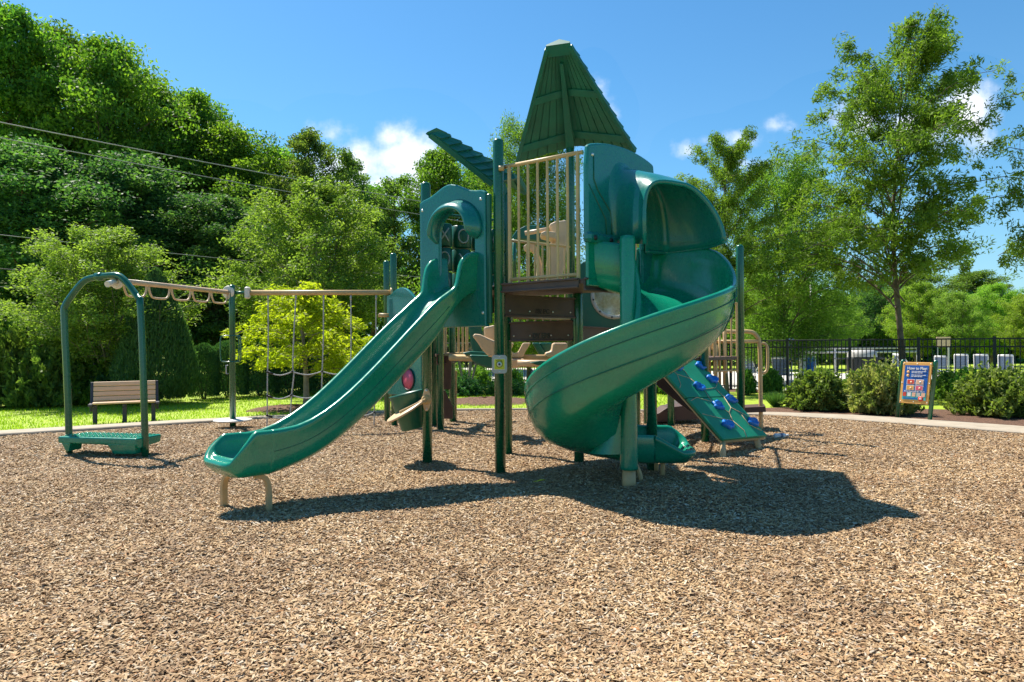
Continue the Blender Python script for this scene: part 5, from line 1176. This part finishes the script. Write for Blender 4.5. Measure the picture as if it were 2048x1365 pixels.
for (x_, y_, w_, lb_, mt, kd, d_) in (
    (1250, 470, 200, 'pale green tree beyond the pool behind the spiral slide', 'light', 'ovate', 40), (1410, 520, 160, 'pale green tree beyond the pool left of the tall right post', 'far', 'ovate', 38),
    (1510, 535, 140, 'bright green tree beyond the pool behind the tall right post', 'far', 'ovate', 36), (1600, 560, 130, 'bright green tree beyond the pool above the closed umbrella', 'far', 'ovate', 37),
    (1672, 585, 110, 'bright green drooping tree left of the dark gap beyond the pool', 'far', 'ovate', 34), (1835, 570, 130, 'pale green tree beyond the fence just right of the oak trunk', 'far', 'ovate', 38),
    (1915, 588, 120, 'pale green tree beyond the fence above the row of lounge chairs', 'light', 'ovate', 36), (1985, 572, 130, 'pale green tree above the rightmost lounge chair', 'far', 'ovate', 39),
    (2060, 590, 130, 'pale green tree low at the right edge beyond the fence', 'far', 'ovate', 36), (1752, 565, 150, 'dark tree in the gap beyond the grill', 'forestD', 'ovate', 44),
    (1950, 548, 190, 'mid green tree showing over the pale ones at the right edge', 'mid', 'forestB', 48), (1830, 548, 170, 'mid green tree showing between the low oak branches', 'mid', 'forestB', 47),
    (1130, 520, 200, 'mid green tree beyond the pool behind the decks', 'mid', 'ovate', 42)):
    place_tree(kd, x_, y_, d_, w_, lb_, group=gb, mat=mt, name='broadleaf_tree')
# the deep wood behind everything
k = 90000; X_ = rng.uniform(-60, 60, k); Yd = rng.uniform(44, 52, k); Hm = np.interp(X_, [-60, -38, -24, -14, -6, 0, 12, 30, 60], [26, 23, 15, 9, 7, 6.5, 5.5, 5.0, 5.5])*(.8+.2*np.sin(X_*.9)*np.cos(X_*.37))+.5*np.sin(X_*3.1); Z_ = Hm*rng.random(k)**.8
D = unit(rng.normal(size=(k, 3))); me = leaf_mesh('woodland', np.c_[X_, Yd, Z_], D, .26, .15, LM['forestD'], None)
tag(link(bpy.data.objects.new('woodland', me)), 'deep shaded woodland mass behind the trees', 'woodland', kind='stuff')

# ------------------------------------------------------------------ shrubs and hedges
def blob_leaves(seed, n_, shape='round', lh=.03, lw=.016, up=.3, bump=.12, core=.35):
    g = np.random.default_rng(seed); v = unit(g.normal(size=(n_, 3))); v[:, 2] = np.abs(v[:, 2])*1.0
    az = np.arctan2(v[:, 1], v[:, 0]); el = np.arcsin(np.clip(v[:, 2], -1, 1)); lump = 1+bump*(np.sin(az*5+seed)*np.cos(el*6+seed*2)+.6*np.sin(az*11+el*9)+.5*np.cos(az*17-el*13))
    r_ = (core+(1-core)*g.random(n_)**.32)*lump
    if shape == 'cone': z_ = g.random(n_); rad = (1-z_)**.62*(.55+.45*np.minimum(1, z_*6))*r_; C = np.c_[np.cos(az)*rad, np.sin(az)*rad, z_*(.97+.05*lump)]
    elif shape == 'column': z_ = g.random(n_)**.9; rad = np.sqrt(np.clip(1-(np.maximum(z_-.55, 0)/.45)**2.2, 0, 1))*r_; C = np.c_[np.cos(az)*rad, np.sin(az)*rad, z_*(.95+.05*lump)]
    else: C = v*r_[:, None]; C[:, 2] = C[:, 2]*.97+.03
    D = unit(g.normal(size=(n_, 3))*.7+np.c_[C[:, 0], C[:, 1], np.full(n_, up)]*.9)
    tint = np.clip(.35+.18*lump*0+g.normal(0, .25, n_)+.25*(np.sin(az*5+seed)*np.cos(el*6)), 0, 1)
    return C, D, lh*(.7+.6*g.random(n_)), lw*(.7+.6*g.random(n_)), tint
def shrub_proto(nm, mat, **k):
    C, D, a_, b_, tint = blob_leaves(**k); return leaf_mesh(nm, C, D, a_, b_, mat, tint)
SHR = {'round': shrub_proto('round_foliage', LM['shrub'], seed=11, n_=10000, lh=.075, lw=.036, bump=.14, core=.3),
       'spiky': shrub_proto('spiky_foliage', LM['shrub'], seed=12, n_=10000, lh=.085, lw=.034, up=.6, bump=.26, core=.2),
       'cone': shrub_proto('cone_foliage', LM['cone'], seed=13, n_=42000, shape='cone', lh=.028, lw=.007, up=.8, bump=.06, core=.55),
       'column': shrub_proto('column_foliage', LM['hedge'], seed=14, n_=16000, shape='column', lh=.035, lw=.016, bump=.05, core=.6),
       'open': shrub_proto('open_foliage', LM['green'], seed=15, n_=7000, lh=.075, lw=.03, up=.4, bump=.25, core=.1)}
stem_me = None
def shrub(kind, px, ybase, ytop, wpx, label, mat=None, d=None, cat='shrub', group=None, name='shrub', rz=None):
    q = G(px, ybase) if d is None else P(px, 690, d); q.z = -.02; d_ = q.y; h = (P(px, ytop, d_).z+.02)*{'spiky': .84, 'round': .91}.get(kind, 1); r_ = wpx/2/F*d_
    root = thing(name, tuple(q), label, cat, group, rz=rz if rz is not None else random.uniform(.01, 6)); 
    c_ = link(bpy.data.objects.new('foliage', SHR[kind]), root); c_.scale = (r_, r_*.95, h*.95); c_.location = (0, 0, h*.05)
    if mat: c_.material_slots[0].link = 'OBJECT'; c_.material_slots[0].material = LM[mat]
    mb = MB()
    for k in range(6):
        a_ = k*1.05+px; mb.tube([(0.03*math.cos(a_), .03*math.sin(a_), -.02), (r_*.45*math.cos(a_), r_*.45*math.sin(a_), h*.45), (r_*.6*math.cos(a_), r_*.6*math.sin(a_), h*.75)], [.018, .012, .005], 5, cap=False)
    mb.build('stems', M['bark'], root); return root
gs = 'shrubs in the bed before the fence'
shrub('round', 1637, 818, 738, 124, 'broad round green shrub in front of the grill', 'shrub', group=gs)
shrub('spiky', 1762, 826, 724, 120, 'tall bronze-tipped shrub touching the left post of the instruction sign', 'pinkshrub', group=gs)
shrub('round', 1722, 808, 742, 80, 'small green shrub between the broad round one and the bronze-tipped one', 'green', group=gs)
shrub('spiky', 1998, 830, 734, 150, 'large bronze-green shrub right of the instruction sign', 'shrub', group=gs)
shrub('round', 1898, 800, 741, 62, 'small green shrub close behind the right side of the instruction sign', 'green', group=gs)
shrub('round', 1935, 806, 736, 60, 'green shrub tucked left behind the large bronze-green one', 'green', group=gs)
shrub('round', 1543, 788, 737, 44, 'small round shrub by the fence right of the tan grab loop', 'green', group=gs)
shrub('round', 1494, 788, 738, 36, 'small round shrub by the fence behind the tall right post', 'green', group=gs)
shrub('round', 2085, 815, 735, 90, 'green shrub cut by the right edge of the view', 'green', group=gs)
gh = 'low shrubs along the fence behind the decks'
for (x_, y0_, y1_, w_, lb_) in ((918, 778, 738, 40, 'low shrub by the fence left of the slim grey stems'), (958, 778, 737, 52, 'low bright shrub by the fence right of the slim grey stems'), (1028, 780, 741, 44, 'low shrub by the fence right of the two front posts'), (1320, 786, 742, 60, 'low shrub by the fence seen under the climbing wall'), (1200, 782, 742, 60, 'low shrub by the fence behind the spiral slide')):
    shrub('open', x_, y0_, y1_, w_, lb_, 'green', group=gh)
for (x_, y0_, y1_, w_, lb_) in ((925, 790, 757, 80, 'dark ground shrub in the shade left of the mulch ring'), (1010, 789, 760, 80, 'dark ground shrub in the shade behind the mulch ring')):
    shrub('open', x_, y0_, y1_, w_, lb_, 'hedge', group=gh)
q = G(1552, 812)
gg = thing('ornamental_grass', tuple(q), 'tuft of dark ornamental grass left of the broad round shrub', 'ornamental grass')
n_ = 700; a_ = rng.random(n_)*6.283; el_ = rng.random(n_)**.7; C = np.c_[np.cos(a_)*el_*.22, np.sin(a_)*el_*.22, np.full(n_, .13)]; D = unit(np.c_[np.cos(a_)*el_*.9, np.sin(a_)*el_*.9, np.ones(n_)])
link(bpy.data.objects.new('blades', leaf_mesh('ornamental_blades', C, D, .17+.05*rng.random(n_), .006, LM['hedge'], None)), gg)
# left side
shrub('cone', 312, 803, 545, 182, 'big dark cone-shaped evergreen behind the right post of the arch frame', None, d=17.0, cat='evergreen', name='evergreen_tree')
gl = 'leafy shrubs at the left edge'
shrub('spiky', 20, 812, 655, 110, 'light leafy shrub at the very left edge of the lawn', 'mid', group=gl)
shrub('spiky', 92, 812, 690, 130, 'bushy shrub left of the arch frame', 'mid', group=gl)
shrub('spiky', 165, 808, 700, 120, 'dark shrub behind the left end of the bench', 'forest', group=gl)
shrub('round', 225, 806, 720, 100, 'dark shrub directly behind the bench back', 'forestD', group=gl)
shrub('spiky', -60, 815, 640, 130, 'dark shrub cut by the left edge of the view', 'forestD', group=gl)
gt = 'clipped dark hedge columns along the lawn'
for (x_, y0_, y1_, w_, lb_) in ((408, 797, 688, 62, 'rounded clipped hedge column right of the big cone evergreen'), (456, 794, 683, 78, 'clipped hedge column behind the single green post'), (520, 791, 690, 78, 'clipped hedge column left of the small tree trunk'), (580, 789, 692, 80, 'clipped hedge column behind the small tree trunk'), (645, 787, 694, 80, 'clipped hedge column right of the small tree trunk'), (705, 784, 696, 72, 'clipped hedge column behind the middle of the straight slide'), (765, 782, 690, 80, 'clipped hedge column behind the shop panel posts'), (835, 780, 694, 80, 'clipped hedge column behind the pink disc panel')):
    shrub('column', x_, y0_, y1_, w_, lb_, None, cat='hedge', group=gt, name='hedge_column')
# slim multi-stem trunks behind the decks
q = G(934, 782); mt_ = thing('multi_stem_tree', tuple(q), 'slim grey multi-stem trunks in front of the fence behind the decks', 'tree')
for k in range(5):
    a_ = k*1.3; MB().tube(bez([Vector((q.x+.05*math.cos(a_), q.y+.05*math.sin(a_), -.05)), Vector((q.x+.28*math.cos(a_), q.y+.2*math.sin(a_), .8)), Vector((q.x+.55*math.cos(a_), q.y+.4*math.sin(a_), 1.9)), Vector((q.x+.9*math.cos(a_), q.y+.7*math.sin(a_), 3.2))], 4), .032, 8).build('stem', M['barkL'], mt_)
n_ = 9000; C = rng.normal(size=(n_, 3))*np.array([.75, .7, .55])+np.array([0, 0, 3.0]); 
link(bpy.data.objects.new('crown', leaf_mesh('multi_stem_crown', C, unit(rng.normal(size=(n_, 3))), .05, .022, LM['oak'], None)), mt_)
